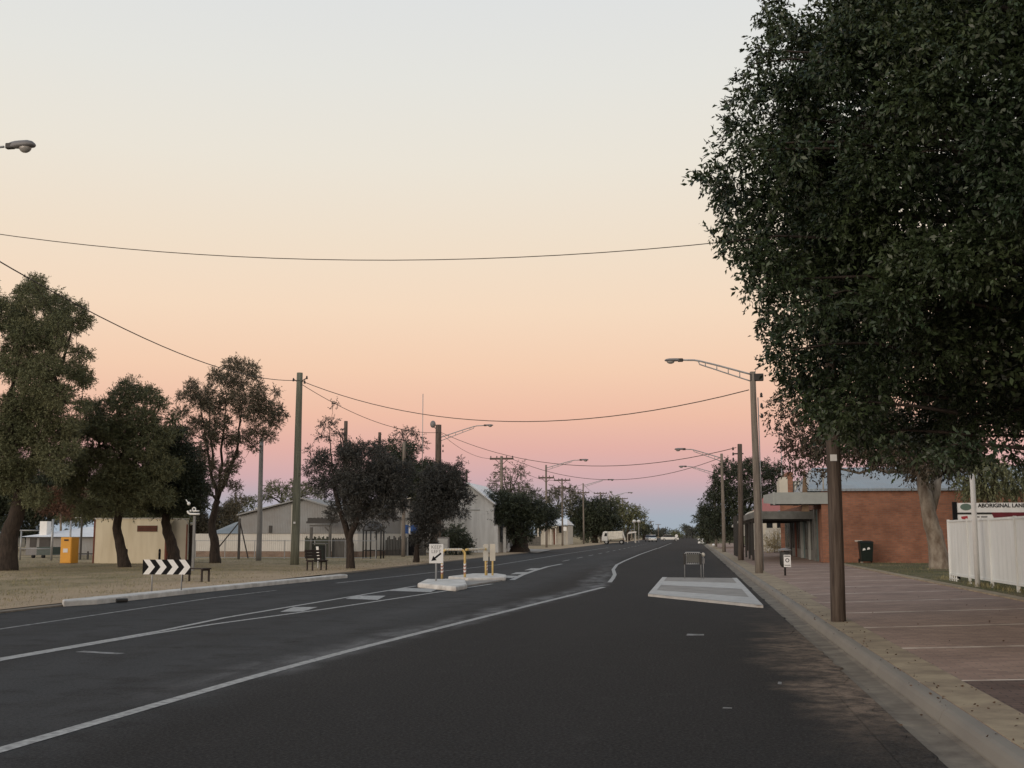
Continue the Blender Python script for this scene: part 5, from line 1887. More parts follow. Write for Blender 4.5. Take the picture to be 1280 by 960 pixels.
# gazebo
YZ = 74
def zx(px_): return X_(px_, YZ) - X_(467, YZ)
def zz_(py): return Z_(467, py, YZ) - .045
t = thing('gazebo', 'round-topped dark metal gazebo with open mesh dome in the park', 'gazebo', (X_(467, YZ), YZ, .045))
rg = zx(480) * .98
for k in range(6):
    a_ = math.pi / 6 + k * math.pi / 3
    m = MB(); m.tube([(rg * math.cos(a_), rg * math.sin(a_), -.05), (rg * math.cos(a_), rg * math.sin(a_), zz_(663))], .05, 8); m.build('post', DSTEEL, t, smooth=True)
m = MB()
for z_ in (zz_(663), zz_(688)):
    ring = [(rg * math.cos(a_), rg * math.sin(a_), z_) for a_ in np.linspace(0, 2 * math.pi, 25)]
    m.tube(ring, .05 if z_ > 1 else .025, 6)
m.build('ring_beam', DSTEEL, t, smooth=True)
m = MB()
for k in range(6):
    a_ = math.pi / 6 + k * math.pi / 3
    m.tube([(rg * math.cos(a_) * math.cos(b_), rg * math.sin(a_) * math.cos(b_), zz_(663) + (zz_(652) - zz_(663)) * math.sin(b_)) for b_ in np.linspace(0, math.pi / 2, 8)], .035, 6)
m.build('dome_ribs', DSTEEL, t, smooth=True)
m = MB()
n_, r__ = 20, 4
for j in range(r__):
    b0_, b1_ = math.pi / 2 * j / r__ * .6, math.pi / 2 * (j + 1) / r__ * .6
    for k in range(n_):
        a0, a1 = 2 * math.pi * k / n_, 2 * math.pi * (k + 1) / n_
        def pt(a_, b_): return (.97 * rg * math.cos(a_) * math.cos(b_), .97 * rg * math.sin(a_) * math.cos(b_), zz_(663) + (zz_(652) - zz_(663)) * math.sin(b_))
        if (k + j) % 5:
            m.add([pt(a0, b0_), pt(a1, b0_), pt(a1, b1_), pt(a0, b1_)], [(0, 1, 2, 3)])
m.build('dome_sheet', mat('dark_mesh_sheet', (0.08, 0.082, 0.085), .6), t)

# cream hall behind gazebo
YF = 90
def hx(px_): return X_(px_, YF) - X_(440, YF)
def hz_(py): return Z_(480, py, YF) - .045
t = thing('hall', 'cream-walled hall with grey gable roof behind the gazebo', 'building', (X_(440, YF), YF, .045))
m = MB(); m.box(hx(440), hx(512), 0, 12, 0, hz_(650)); m.build('wall', IRON_L, t)
m = MB(); m.wallpoly([(hx(440), hz_(650) + .01), (hx(512), hz_(650) + .01), (hx(512), hz_(625)), (hx(502), hz_(627)), (hx(478), hz_(643))], -.1, 12.1); m.build('gable', IRON, t)
m = MB(); m.wallpoly([(hx(477), hz_(643.4)), (hx(502), hz_(627)), (hx(514), hz_(623)), (hx(514), hz_(622)), (hx(502), hz_(625.6)), (hx(476), hz_(642.4))], -.3, 12.3); m.build('roof', OFFW, t)
t = thing('paling_fence', 'dull paling fence across the front of the cream hall', 'fence', (X_(482, 85), 85, .045))
m = MB()
for k in range(26):
    m.box(k * .12, k * .12 + .1, 0, .03, 0, 1.15 + .3 * math.sin(k * .9) ** 2)
m.build('palings', PALING, t)
m = MB(); m.box(0, 3.1, .03, .07, .3, .38); m.build('rail', PALING, t)

# blue information sign with dark booth
YI = 84
def ix(px_): return X_(px_, YI) - X_(513, YI)
def iz(py): return Z_(513, py, YI) - .045
t = thing('information_sign', 'blue information sign with white letter i on grey posts over a dark display', 'sign', (X_(513, YI), YI, .045))
for px_ in (509.5, 520):
    m = MB(); m.box(ix(px_) - .05, ix(px_) + .05, 0, .08, 0, iz(657)); m.build('post', GALV, t)
m = MB(); m.box(ix(506.5), ix(522), -.03, -.002, iz(667), iz(656)); sf = m.build('sign_face', BLUE, t)
o_ = text('i', 'lettering', 1.0, WHITE, sf, (ix(512), -.034, iz(661.3)), (R(90), 0, 0), .002, 'CENTER', .02)
m = MB(); m.box(ix(510.5), ix(519), .1, .6, .05, iz(668)); m.build('display', BLACKP, t)

# white gabled shop
YW = 100
def sx_(px_): return X_(px_, YW) - X_(545, YW)
def sz_(py): return Z_(600, py, YW) - .045
t = thing('white_shop', 'white gable-ended shop building with stepped front beyond the shrub', 'building', (X_(545, YW), YW, .045))
m = MB(); m.wallpoly([(sx_(540), 0), (sx_(617), 0), (sx_(617), sz_(630)), (sx_(585), sz_(606)), (sx_(540), sz_(622))], 0, 9); m.build('wall', WHITEWALL, t)
m = MB(); m.wallpoly([(sx_(538), sz_(622)), (sx_(585), sz_(605)), (sx_(619), sz_(631)), (sx_(619), sz_(629)), (sx_(585), sz_(603)), (sx_(538), sz_(620))], -.3, 9.2); m.build('roof', ROOF_W, t)
m = MB(); m.box(sx_(560), sx_(600), -.03, -.003, sz_(638), sz_(637)); m.build('batten', FASCIA, t)
# street front with parapet steps, seen on the slant
xf = sx_(617) + .01
m = MB()
for (ya, yb, ht) in ((0, 1.0, sz_(657)), (1.0, 2.0, sz_(655)), (2.0, 3.2, sz_(650)), (3.2, 6.5, sz_(652)), (6.5, 9, sz_(656))):
    m.box(xf, xf + .35, ya + (.0), yb - .002, 0, ht)
m.build('parapet_front', WHITEWALL, t)
for ya, yb in ((1.3, 1.9), (3.6, 4.9), (6.8, 8.0)):
    m = MB(); m.box(xf + .352, xf + .38, ya, yb, .9 if ya < 2 else .3, sz_(659)); m.build('window', GLASS, t)
for lab, px_, Yv in (('white street-front post at the corner of the white shop', 631, 101),):
    t = thing('white_post', lab, 'post', (X_(px_, Yv), Yv, .045))
    m = MB(); m.box(-.12, .12, -.12, .12, -.03, Z_(px_, 660, Yv)); m.build('body', WHITEWALL, t)
    m = MB(); m.box(-.15, .15, -.15, .15, Z_(px_, 660, Yv), Z_(px_, 659, Yv)); m.build('cap', WHITE, t)
p = gp(561, 690, .045)
t = thing('utility_box', 'grey metal box on the grass in front of the dark shrub', 'utility box', (X_(556, 82), 82, .045))
m = MB(); m.box(-.5, .3, -.2, .2, .4, 1.35); m.box(-.1, 0, -.05, .05, 0, .4); m.build('cabinet', LAMPG, t)
m = MB(); m.box(-.45, .25, -.215, -.203, .5, 1.25); m.build('door', GALV, t)

# verandah house
YV = 178
def vx(px_): return X_(px_, YV) - X_(672, YV)
def vz(py): return Z_(690, py, YV) - .045
t = thing('verandah_house', 'old shop house with pale hipped roof and verandah by the two-crossarm pole', 'house', (X_(672, YV), YV, .045))
m = MB(); m.box(vx(674), vx(708), 2, 10, 0, vz(657)); m.build('wall', OFFW, t)
m = MB(); m.add([(vx(682), 0, vz(656)), (vx(709), 0, vz(656)), (vx(705), 5, vz(648)), (vx(687), 5, vz(648)), (vx(709), 11, vz(656)), (vx(682), 11, vz(656))], [(0, 1, 2, 3), (1, 4, 2), (0, 3, 5), (3, 2, 4, 5)]); m.build('roof', ROOF_W, t)
m = MB(); m.box(vx(692), vx(696), 0, .1, vz(659), vz(657.4)); m.box(vx(672), vx(695), -.6, 2, vz(659.5), vz(659)); m.build('verandah_roof', OFFW, t)
for px_ in (673, 681, 689, 695):
    m = MB(); m.box(vx(px_) - .1, vx(px_) + .1, -.4, -.2, 0, vz(659.5)); m.build('post', OFFW, t)
m = MB(); m.box(vx(697), vx(702.5), 1.9, 1.997, vz(666), vz(657.5)); m.build('window', GLASS, t)
m = MB(); m.box(vx(690), vx(694), 1.9, 1.997, 0, vz(661)); m.build('door', MAROON, t)
t = thing('shop_sign', 'small bright white hanging sign on the corner of the verandah house', 'sign', (X_(706, 176), 176, .045))
m = MB(); m.tube([(0, 0, 0), (0, 0, Z_(706, 657, 176))], .06, 6); m.build('post', GALV, t)
m = MB(); m.box(-.2, .28, -.12, -.06, Z_(706, 664, 176), Z_(706, 659, 176)); m.build('panel', WHITE, t)
t = thing('paling_fence', 'brown paling fence between the dark street tree and verandah house', 'fence', (X_(652, 160), 160, .045))
m = MB(); L_f = X_(676, 160) - X_(652, 160)
for k in range(24):
    m.box(L_f * k / 24, L_f * k / 24 + .1, 0, .03, 0, 1.25)
m.build('palings', PALING, t)
m = MB(); m.box(0, L_f, .03, .09, .4, .5); m.build('rail', PALING, t)

# ============================================================ VEHICLES
def wheel(parent, x, y, r=.36, w=.22):
    m = MB(); m.tube([(x, y - w / 2, r), (x, y + w / 2, r)], r, 18); wh = m.build('wheel', RUBBER, parent, smooth=False, bevel=.02)
    m = MB(); m.tube([(x, y - w / 2 - .01, r), (x, y - w / 2 - .003, r)], r * .55, 14); m.build('rim', GALV, wh)
    return wh
YT = 190
x0 = X_(752, YT)
tk = thing('truck', 'white light truck with cream box body parked facing left', 'truck', (x0, YT, .01))
LT = X_(781, YT) - x0
m = MB(); m.wallpoly([(.0, .55), (LT * .26, .55), (LT * .26, 2.05), (.5, 2.1), (.22, 1.95), (.04, 1.25)], 0, 1.9); cbn = m.build('cab', CAR_W, tk, bevel=.04)
m = MB(); m.wallpoly([(.42, 1.3), (LT * .23, 1.3), (LT * .23, 1.8), (.55, 1.8)], -.02, -.003); m.build('side_window', GLASS, cbn)
m = MB(); m.add([(.045, .15, 1.3), (.215, .15, 1.92), (.215, 1.75, 1.92), (.045, 1.75, 1.3)], [(0, 1, 2, 3)]); ob = m.build('windscreen', GLASS, cbn); ob.location.x = -.02
m = MB(); m.wallpoly([(LT * .28, .75), (LT * .9, .95), (LT * .9, 2.15), (LT * .28, 2.05)], -.05, 1.95); m.build('box_body', BOX_CR, tk, bevel=.03)
m = MB(); m.box(.1, LT * .97, .15, 1.75, .42, .6); m.build('chassis', DSTEEL, tk)
m = MB(); m.bar((LT * .9, .1, 2.0), (LT * 1.0, .1, .7), .1); m.bar((LT * .9, 1.8, 2.0), (LT * 1.0, 1.8, .7), .1); m.build('rear_frame', CAR_W, tk)
for xw in (.75, LT * .85):
    wheel(tk, xw, .15); wheel(tk, xw, 1.75)
m = MB(); m.box(-.03, .0, .15, .4, .7, .85); m.build('headlight', LENS, tk)
m = MB(); m.box(-.03, .0, 1.5, 1.75, .7, .85); m.build('headlight', LENS, tk)


def car(lab, loc, rz, s=1.0, body=CAR_W):
    t = thing('parked_car', lab, 'car', loc, rz, 'cars parked far down the street')
    m = MB(); m.wallpoly([(-2.1, .35), (2.15, .35), (2.2, .75), (1.25, .95), (-1.9, .98), (-2.15, .8)], -.85, .85); m.build('body', body, t, bevel=.06)
    m = MB(); m.wallpoly([(-1.75, .96), (1.15, .93), (.45, 1.42), (-1.2, 1.45)], -.72, .72); cab_ = m.build('cabin', GLASS, t, bevel=.04)
    m = MB(); m.wallpoly([(-1.18, 1.455), (.42, 1.43), (.38, 1.48), (-1.1, 1.5)], -.68, .68); m.build('roof', body, cab_)
    for xw in (-1.35, 1.4):
        for yw in (-.78, .78):
            wheel(t, xw, yw, .32, .2)
    for yw in (-.6, .6):
        m = MB(); m.box(2.18, 2.215, yw - .15, yw + .15, .62, .76); m.build('headlight', LENS, t)
    return t
car('small low white car far off at the left kerb', (X_(812, 250) + .5, 254, 0), R(-88))
car('white car just behind the low white car at the left kerb', (X_(812, 262) - .3, 266, 0), R(-88), body=LAMPG)
# two white drums
for px_, lab in ((874, 'far white roadside drum, left one of two'), (878.3, 'far white roadside drum, right one of two')):
    t = thing('traffic_drum', lab, 'drum', (X_(px_, 215), 215, .005), 0, 'white drums by the far kerb')
    m = MB(); m.tube([(0, 0, 0), (0, 0, .05), (0, 0, .7), (0, 0, .85)], [.3, .26, .24, .12], 14); m.build('body', WHITE, t, smooth=True)
    m = MB(); m.tube([(0, 0, .3), (0, 0, .42)], [.262, .257], 14, cap=False); m.build('band', OFFW, t, smooth=True)
# car crossing at the end of the street, side on
car('far white car standing side-on at the end of the street', (X_(837, 285), 285, 0), R(3))
t = thing('round_sign', 'far small round white sign disc beside the side-on car', 'sign', (X_(845.5, 280), 280, 0))
m = MB(); m.tube([(0, 0, 0), (0, 0, 1.2)], .05, 6); m.build('post', GALV, t)
m = MB(); m.tube([(0, -.1, 1.25), (0, -.06, 1.25)], .36, 16); m.build('disc', WHITE, t)
# small shop awning past truck + globe lamps
YO = 215
t = thing('shop_awning', 'tiny white awning past the back of the truck', 'awning', (X_(784, YO), YO, .045))
w_ = X_(795, YO) - X_(784, YO)
m = MB(); m.wallpoly([(0, Z_(790, 668, YO)), (w_, Z_(790, 666, YO)), (w_, Z_(790, 664.5, YO)), (.3, Z_(790, 665, YO))], 0, 2); m.build('canopy', WHITE, t)
for xa_, xb_, py_ in ((w_ - .15, w_, 666), (0, .12, 668)):
    m = MB(); m.box(xa_, xb_, 0, .12, 0, Z_(790, py_, YO)); m.build('post', OFFW, t)
for px_, lab in ((793, 'pale globe lamp on pole over the tiny awning, left one'), (798.5, 'pale globe lamp on pole over the tiny awning, right one')):
    t = thing('globe_lamp', lab, 'street lamp', (X_(px_, 230), 230, .045), 0, 'globe lamps past the truck')
    z_ = Z_(px_, 652, 230)
    m = MB(); m.tube([(0, 0, 0), (0, 0, z_ - .3)], .07, 8); m.build('pole', GALV, t)
    m = MB(); m.ell((0, 0, z_), (.38, .38, .34), 12, 8); m.build('globe', WHITE, t, smooth=True)

# ============================================================ TREES
def LS(Y, px=3.0):
    return px * Y / FPX


# big dark tree at the footpath, its trunk behind the fence
cxT, cyT = 8.7, 19.0
D0 = math.hypot(cxT, cyT)
phc = math.atan2(cxT, cyT)
prof = []
for px_, py_ in ((985, 0), (968, 55), (945, 110), (918, 160), (895, 205), (882, 232), (898, 270), (905, 300), (930, 330), (950, 360), (962, 392), (962, 430), (975, 455), (990, 480), (1015, 510), (1050, 540), (1110, 562)):
    d_ = ray(px_, py_)
    Re = D0 * math.sin(phc - math.atan2(d_[0], d_[1]))
    t_ = math.sqrt(D0 * D0 - Re * Re) / math.hypot(d_[0], d_[1])
    prof.append((EYE + d_[2] * t_, Re - .75))
prof = sorted(prof)
zs_p = [p[0] for p in prof] + [12.5, 13.6, 14.6]
rs_p = [p[1] for p in prof] + [5.6, 4.2, 2.0]
def env(z):
    return float(np.interp(z, zs_p, rs_p))
cl = []
def lobe(c, R_, out, n):
    for _ in range(n):
        d_ = rng.normal(size=3); d_ /= np.linalg.norm(d_)
        if d_.dot(out) < -.25:
            d_ = -d_
        cl.append((np.array(c) + d_ * R_ * rng.uniform(.55, 1.0) * np.array([1, 1, .75]), rng.uniform(.3, .55)))
for i in range(105):
    z = 3.6 + 10.4 * (i + .5) / 105
    a = i * 2.39996
    R_ = rng.uniform(1.0, 1.6)
    k = env(z) - R_ * rng.uniform(.62, .95)
    o_ = np.array([math.cos(a), math.sin(a), .25])
    lobe((cxT + k * o_[0], cyT + k * o_[1], max(z, 3.0 + R_ * .7)), R_, o_, 13)
for i in range(60):       # under-skirt
    a = rng.uniform(0, 2 * math.pi); k = rng.uniform(0, 5.0)
    cl.append(((cxT + k * math.cos(a), cyT + k * math.sin(a), rng.uniform(3.5, 4.3)), rng.uniform(.4, .7)))
EDGE = [(962, 20, 26), (945, 62, 22), (935, 95, 20), (925, 128, 22), (915, 155, 20), (905, 190, 22), (893, 222, 18), (882, 226, 9), (900, 252, 22), (905, 285, 20), (905, 300, 12), (935, 320, 22), (950, 352, 22),
        (962, 385, 22), (968, 415, 22), (966, 440, 18), (985, 468, 22), (1010, 500, 24), (1030, 525, 20), (1070, 545, 24), (1100, 560, 20), (1135, 568, 18), (1165, 560, 20), (1200, 560, 22), (1235, 560, 18), (1265, 570, 20)]
for px_, py_, r_ in EDGE:
    r_ *= .8
    for q in range(2):
        Yc = rng.uniform(15.5, 20.5) if px_ < 1000 else rng.uniform(14, 22)
        cl.append((pl(px_ + 9, py_, Yc), r_ / FPX * Yc * 1.0))
for px_, py_ in ((942, 14), (950, 48), (924, 82), (914, 108), (900, 150), (912, 178), (870, 216), (884, 240), (884, 284), (892, 298), (912, 326), (936, 356), (946, 392), (952, 435), (966, 470), (985, 500)):
    Yc = rng.uniform(16.0, 19.5)
    for q in range(5):            # a bough reaching out of the crown to each tip
        f = q / 4
        cl.append((pl(px_ + 12 + 75 * (1 - f), py_ + 22 * (1 - f) + rng.normal() * 5, Yc + rng.normal() * .3), (13 + 20 * (1 - f)) / FPX * Yc))
root = thing('broadleaf_tree', 'huge dark glossy-leaved tree filling the right of the view above the fence', 'tree', (cxT, cyT, .29), 0, 'trees lining the footpath side')
tb = MB()
tb.tube([(0, 0, -.2), (0.05, 0, .6), (-.05, .1, 1.8), (.1, 0, 3.2)], [.52, .40, .36, .36], 14)
for a in np.linspace(0, 2 * math.pi, 9, endpoint=False):
    p1 = limb(tb, (.05, 0, 3.0), (3.2 * math.cos(a), 3.2 * math.sin(a), 6.2 + 1.2 * math.sin(a * 3)), .22, .12, seg=8)
    for s_ in (-.45, .1, .5):
        p2 = limb(tb, p1[-1], (6.4 * math.cos(a + s_), 6.4 * math.sin(a + s_), 6.6 + 3.5 * abs(s_) + rng.uniform(-2, 2.5)), .11, .03, seg=6)
limb(tb, (0, 0, 3.0), (.3, .2, 12.5), .25, .05, seg=8, lift=0)
for c_, r_ in cl[::7]:
    c2 = np.array(c_) - np.array([cxT, cyT, .29])
    limb(tb, c2 * np.array([.72, .72, 1]) , c2, .035, .01, seg=4, n=3)
tb.build('trunk', BARK_D, root, smooth=True)
cl0 = [(np.array(c_) - np.array([cxT, cyT, .29]), r_) for c_, r_ in cl]
# prune what would hang before the open sky left of the real outline
B, D, LL = clump_leaves(cl0, .088, 1.5, .35, .44, spray=12, shell=.15, twig=.30)
leaf_mesh('crown', LEAF_N, B, D, LL, .44, root)
# inner, larger leaves fill the heart of the crown
nI = 150000
a = rng.uniform(0, 2 * math.pi, nI); z = rng.uniform(3.6, 13.6, nI)
rr = np.array([env(q) for q in z]) * rng.uniform(.4, .88, nI)
B = np.stack([rr * np.cos(a), rr * np.sin(a), z - .29], 1)
leaf_mesh('inner_foliage', LEAF_N, B, unit(rng.normal(size=(nI, 3))), rng.uniform(.09, .16, nI), .5, root)

# tree with mottled trunk near the brick wall
bt = gp(1176, 711, .29)
Yt = bt[1]
tl = [(1150, 575, 22), (1125, 565, 22), (1180, 572, 22), (1095, 560, 20), (1205, 570, 20), (1060, 552, 20), (1160, 545, 30), (1120, 535, 28), (1200, 540, 28), (1085, 525, 24), (1045, 530, 20),
      (1030, 560, 13), (1015, 545, 14)]
sp_l = [(975, 498, 12), (992, 520, 15), (978, 545, 12), (1000, 552, 15), (1022, 565, 12), (990, 582, 8), (1003, 590, 7), (1012, 520, 15), (965, 520, 8), (985, 560, 9), (1010, 578, 10), (1035, 585, 8), (1000, 495, 10), (1035, 540, 16), (1060, 575, 10)]
clm = img_clumps(tl, Yt, dup=2, axis_px=1160) + img_clumps(sp_l, Yt, dup=1, depth=.15, axis_px=1000)
top = pl(1153, 590, Yt)
make_tree('broadleaf_tree', 'leaning tree with mottled pale trunk standing between brick wall and fence', 'tree', bt,
          [pl(1171, 680, Yt), pl(1163, 650, Yt), pl(1156, 620, Yt), top], .36, clm, LS(Yt, 4.2), 2.2, mat('brown_tinged_leaves', (0.055, 0.054, 0.032), .5, var=(.075, .05, .035), scale=.8, amount=.5, island=.45), BARK_L,
          'trees lining the footpath side', droop=.7, limbs=.8, shell=.3, trunk2=[pl(1160, 640, Yt + .3), pl(1168, 615, Yt + .5), pl(1172, 590, Yt + .6)])
# drooping olive tree behind the notice board
Yw_ = 44
wc = [(1225, 592, 14), (1240, 605, 14), (1205, 600, 12), (1258, 596, 15), (1275, 606, 14), (1250, 580, 14), (1215, 615, 9), (1262, 614, 8), (1232, 618, 8), (1290, 590, 18), (1225, 578, 12)]
make_tree('drooping_tree', 'olive drooping tree hanging behind the long notice board', 'tree', pl(1243, 668, Yw_) * np.array([1, 1, 0]) + np.array([0, 0, .29]),
          [pl(1241, 650, Yw_), pl(1238, 620, Yw_)], .22, img_clumps(wc, Yw_, dup=2, axis_px=1245), LS(Yw_, 3.8), 1.5, LEAF_OL, BARK_D, 'trees lining the footpath side', droop=1.6, limbs=.9, shell=.2)

# park trees
T1 = [(105, 400, 11), (106, 470, 11), (98, 440, 10), (98, 385, 9), (60, 455, 24), (45, 480, 28), (60, 515, 24), (15, 540, 30), (60, 570, 24), (95, 530, 15), (75, 590, 16), (10, 600, 26), (45, 620, 20), (70, 405, 22), (30, 410, 28), (40, 372, 28), (75, 385, 22), (5, 392, 32), (92, 408, 12), (60, 425, 28), (20, 450, 34), (92, 462, 17), (70, 490, 24), (20, 510, 34), (45, 545, 26), (0, 572, 32), (78, 535, 20), (-20, 365, 20), (-45, 385, 22), (-75, 410, 20), (-30, 410, 24), (-55, 435, 24), (-90, 450, 20), (-25, 455, 24), (-60, 475, 24), (-95, 495, 20), (-30, 500, 26), (-65, 520, 24), (-25, 540, 24), (-50, 565, 22), (-85, 545, 18), (-20, 585, 22), (100, 508, 12), (45, 355, 14), (30, 585, 18), (105, 478, 8), (88, 560, 15), (108, 398, 6), (112, 445, 6)]
b = gp(7, 713, .045)
make_tree('park_tree', 'tallest spreading park tree at the left edge with olive layered foliage', 'tree', b, [pl(12, 675, b[1]), pl(22, 640, b[1]), pl(26, 615, b[1])], (.45),
          img_clumps(T1, b[1], dup=3, axis_px=10), LS(b[1], 2.4), 1.7, LEAF_OL, BARK_D, 'trees in the park', droop=.1, limbs=.7, twigs=4, shell=.35)
T2 = [(135, 638, 9), (172, 634, 10), (150, 630, 14), (102, 640, 8), (120, 535, 20), (150, 545, 26), (180, 560, 26), (205, 585, 20), (140, 595, 26), (165, 600, 26), (100, 575, 20), (85, 600, 18), (205, 620, 16), (110, 635, 14), (150, 503, 22), (183, 492, 16), (118, 512, 16), (133, 535, 24), (172, 530, 26), (205, 545, 16), (150, 572, 26), (112, 572, 20), (190, 590, 22), (130, 605, 22), (160, 622, 14), (98, 595, 16), (96, 540, 14), (160, 482, 12), (200, 505, 10), (215, 525, 8), (90, 620, 12), (185, 618, 16)]
b = gp(156, 709, .045)
make_tree('park_tree', 'broad park tree second from the left, trunk before the cream block', 'tree', b, [pl(152, 690, b[1]), pl(146, 660, b[1]), pl(150, 630, b[1])], .28,
          img_clumps(T2, b[1], dup=3), LS(b[1], 2.4), 1.8, LEAF_OL, BARK_D, 'trees in the park', droop=.1, limbs=.7, twigs=4, shell=.35)
T3 = [(228, 636, 8), (195, 637, 8), (215, 634, 11), (250, 630, 10), (230, 585, 22), (245, 600, 14), (205, 560, 18), (238, 625, 14), (215, 570, 20), (212, 545, 16), (232, 562, 16), (205, 575, 20), (240, 590, 18), (222, 610, 20), (195, 625, 14), (248, 615, 12), (215, 590, 20), (190, 600, 14), (225, 540, 8), (180, 628, 8)]
b = gp(220, 707.5, .045)
make_tree('park_tree', 'dark compact park tree right of the cream block vent', 'tree', b, [pl(217, 690, b[1]), pl(209, 665, b[1]), pl(206, 640, b[1])], .33,
          img_clumps(T3, b[1], dup=3), LS(b[1], 2.4), 2.2, LEAF_DK, BARK_D, 'trees in the park', droop=.1, limbs=.7, shell=.35)
T4 = [(300, 500, 14), (320, 505, 14), (270, 510, 14), (285, 475, 13), (335, 520, 12), (250, 500, 14), (285, 550, 12), (265, 535, 14), (320, 540, 12), (235, 540, 10), (260, 580, 14), (285, 585, 12), (290, 455, 13), (310, 462, 12), (270, 470, 11), (300, 478, 12), (240, 492, 12), (258, 505, 11), (285, 495, 12), (322, 488, 13), (345, 512, 10), (318, 518, 12), (345, 528, 8), (280, 528, 12), (245, 528, 13), (228, 515, 9), (302, 545, 12), (265, 550, 12), (318, 558, 8),
      (240, 480, 8), (330, 505, 10), (225, 495, 6), (335, 545, 8), (250, 565, 10), (292, 570, 9), (275, 600, 12), (255, 610, 10), (295, 610, 8), (242, 590, 9), (300, 515, 10), (345, 490, 6), (354, 518, 5), (320, 470, 7), (262, 487, 8)]
b = gp(269, 704, .045)
make_tree('park_tree', 'airy thin-leaved park tree with visible branches left of the greenish pole', 'tree', b, [pl(268, 680, b[1]), pl(264, 655, b[1]), pl(272, 625, b[1])], .28,
          img_clumps(T4, b[1], dup=2), LS(b[1], 2.2), 1.7, LEAF_BR, BARK_D, 'trees in the park', droop=.1, limbs=1.0, twigs=6, shell=.1, spread=.3)
T5 = [(505, 635, 8), (415, 645, 7), (385, 590, 6), (470, 560, 8), (500, 610, 12), (448, 600, 24), (478, 600, 24), (440, 575, 16), (465, 630, 18), (425, 600, 16), (448, 620, 20), (400, 600, 9), (412, 600, 12), (435, 560, 10), (398, 580, 9), (440, 592, 22), (468, 585, 20), (428, 615, 18), (462, 612, 22), (492, 600, 18), (408, 612, 9), (405, 568, 10), (392, 575, 7), (415, 585, 10), (432, 570, 14), (455, 565, 16), (480, 575, 14), (445, 635, 13), (472, 632, 15), (495, 622, 14), (418, 632, 8), (505, 585, 10), (440, 650, 8), (485, 645, 8)]
T5s = [(405, 533, 7), (415, 528, 7), (423, 540, 7), (398, 545, 6), (420, 503, 4), (412, 548, 6), (388, 562, 5), (430, 555, 6), (400, 590, 6)]
b = gp(438, 710.5, .045)
make_tree('park_tree', 'twin-trunked dusky tree just right of the pergola', 'tree', b, [pl(438, 690, b[1]), pl(437, 672, b[1]), pl(446, 650, b[1]), pl(450, 630, b[1])], .19,
          img_clumps(T5, b[1], dup=2, jit=.3) + img_clumps(T5s, b[1], dup=1), LS(b[1], 2.2), 1.9, LEAF_PU, BARK_D, 'trees in the park', droop=.1, limbs=.9, twigs=4, shell=.2, spread=.32,
          trunk2=[pl(437, 676, b[1]), pl(431, 655, b[1]), pl(424, 635, b[1]), pl(418, 610, b[1])])
T6 = [(495, 585, 22), (520, 598, 24), (540, 605, 18), (505, 620, 20), (480, 600, 20), (485, 567, 14), (503, 575, 16), (530, 588, 18), (500, 600, 22), (525, 612, 20), (545, 590, 14), (475, 580, 14), (512, 560, 9), (470, 560, 8), (488, 555, 7), (550, 608, 12), (486, 615, 16)]
make_tree('dense_tree', 'dense very dark tree behind the twin-trunked one', 'tree', (X_(512, 92), 92, .045), [pl(512, 655, 92), pl(511, 630, 92)], .35,
          img_clumps(T6, 92, dup=2), LS(92, 2.2), 2.2, LEAF_DK, BARK_D, 'trees behind the park', limbs=.4)
TE = [(500, 540, 7), (512, 537, 8), (522, 545, 7), (505, 552, 7), (528, 556, 6), (515, 560, 6), (495, 548, 5)]
make_tree('gum_tree', 'slender gum tree crown floating above the dense dark tree', 'tree', (X_(511, 118), 118, .045), [pl(511, 640, 118), pl(512, 600, 118), pl(511, 575, 118)], .2,
          img_clumps(TE, 118, dup=2), LS(118, 2.0), .7, LEAF_PU, BARK_D, 'trees behind the park', limbs=1, shell=.1, twigs=5)
T7 = [(530, 665, 12), (545, 660, 10), (540, 680, 8), (520, 672, 8), (577, 640, 7), (585, 622, 7), (575, 590, 7), (535, 590, 8), (550, 608, 20), (555, 630, 16), (540, 615, 20), (565, 600, 14), (530, 640, 14), (545, 640, 14), (545, 605, 17), (560, 592, 16), (572, 612, 15), (548, 625, 19), (530, 630, 14), (560, 640, 12), (522, 645, 12), (535, 655, 10), (577, 602, 7), (527, 668, 8), (550, 583, 9), (565, 625, 12)]
b = gp(520, 703, .045)
make_tree('park_tree', 'leaning dusky tree behind the KEEP LEFT sign', 'tree', b, [pl(521, 690, b[1]), pl(523, 672, b[1]), pl(532, 650, b[1]), pl(540, 630, b[1])], .17,
          img_clumps(T7, b[1], dup=2), LS(b[1], 2.1), 1.9, LEAF_PU, BARK_D, 'trees in the park', limbs=.8, twigs=4, shell=.2, spread=.3, trunk2=[pl(540, 690, b[1]), pl(541, 660, b[1]), pl(543, 635, b[1])])
b = (X_(570, 88), 88, .045)
S1 = [(560, 672, 11), (575, 670, 11), (585, 680, 8), (566, 683, 10), (580, 684, 9), (552, 682, 8), (570, 662, 8)]
make_tree('shrub', 'round dark shrub against the white shop wall', 'shrub', b, [pl(570, 685, 88), pl(570, 680, 88)], .1, img_clumps(S1, 88, dup=2), LS(88, 2.2), 2.2, LEAF_DK, BARK_D, None, limbs=.5)
T8 = [(640, 640, 20), (620, 645, 16), (665, 642, 18), (605, 625, 12), (625, 622, 14), (648, 625, 14), (685, 640, 12), (610, 635, 14), (630, 630, 14), (652, 632, 15), (675, 636, 12), (688, 645, 9), (640, 650, 16), (665, 652, 13), (605, 648, 9), (618, 660, 8), (655, 668, 12), (598, 635, 6), (682, 655, 7), (640, 668, 8)]
b = gp(650, 690, .045)
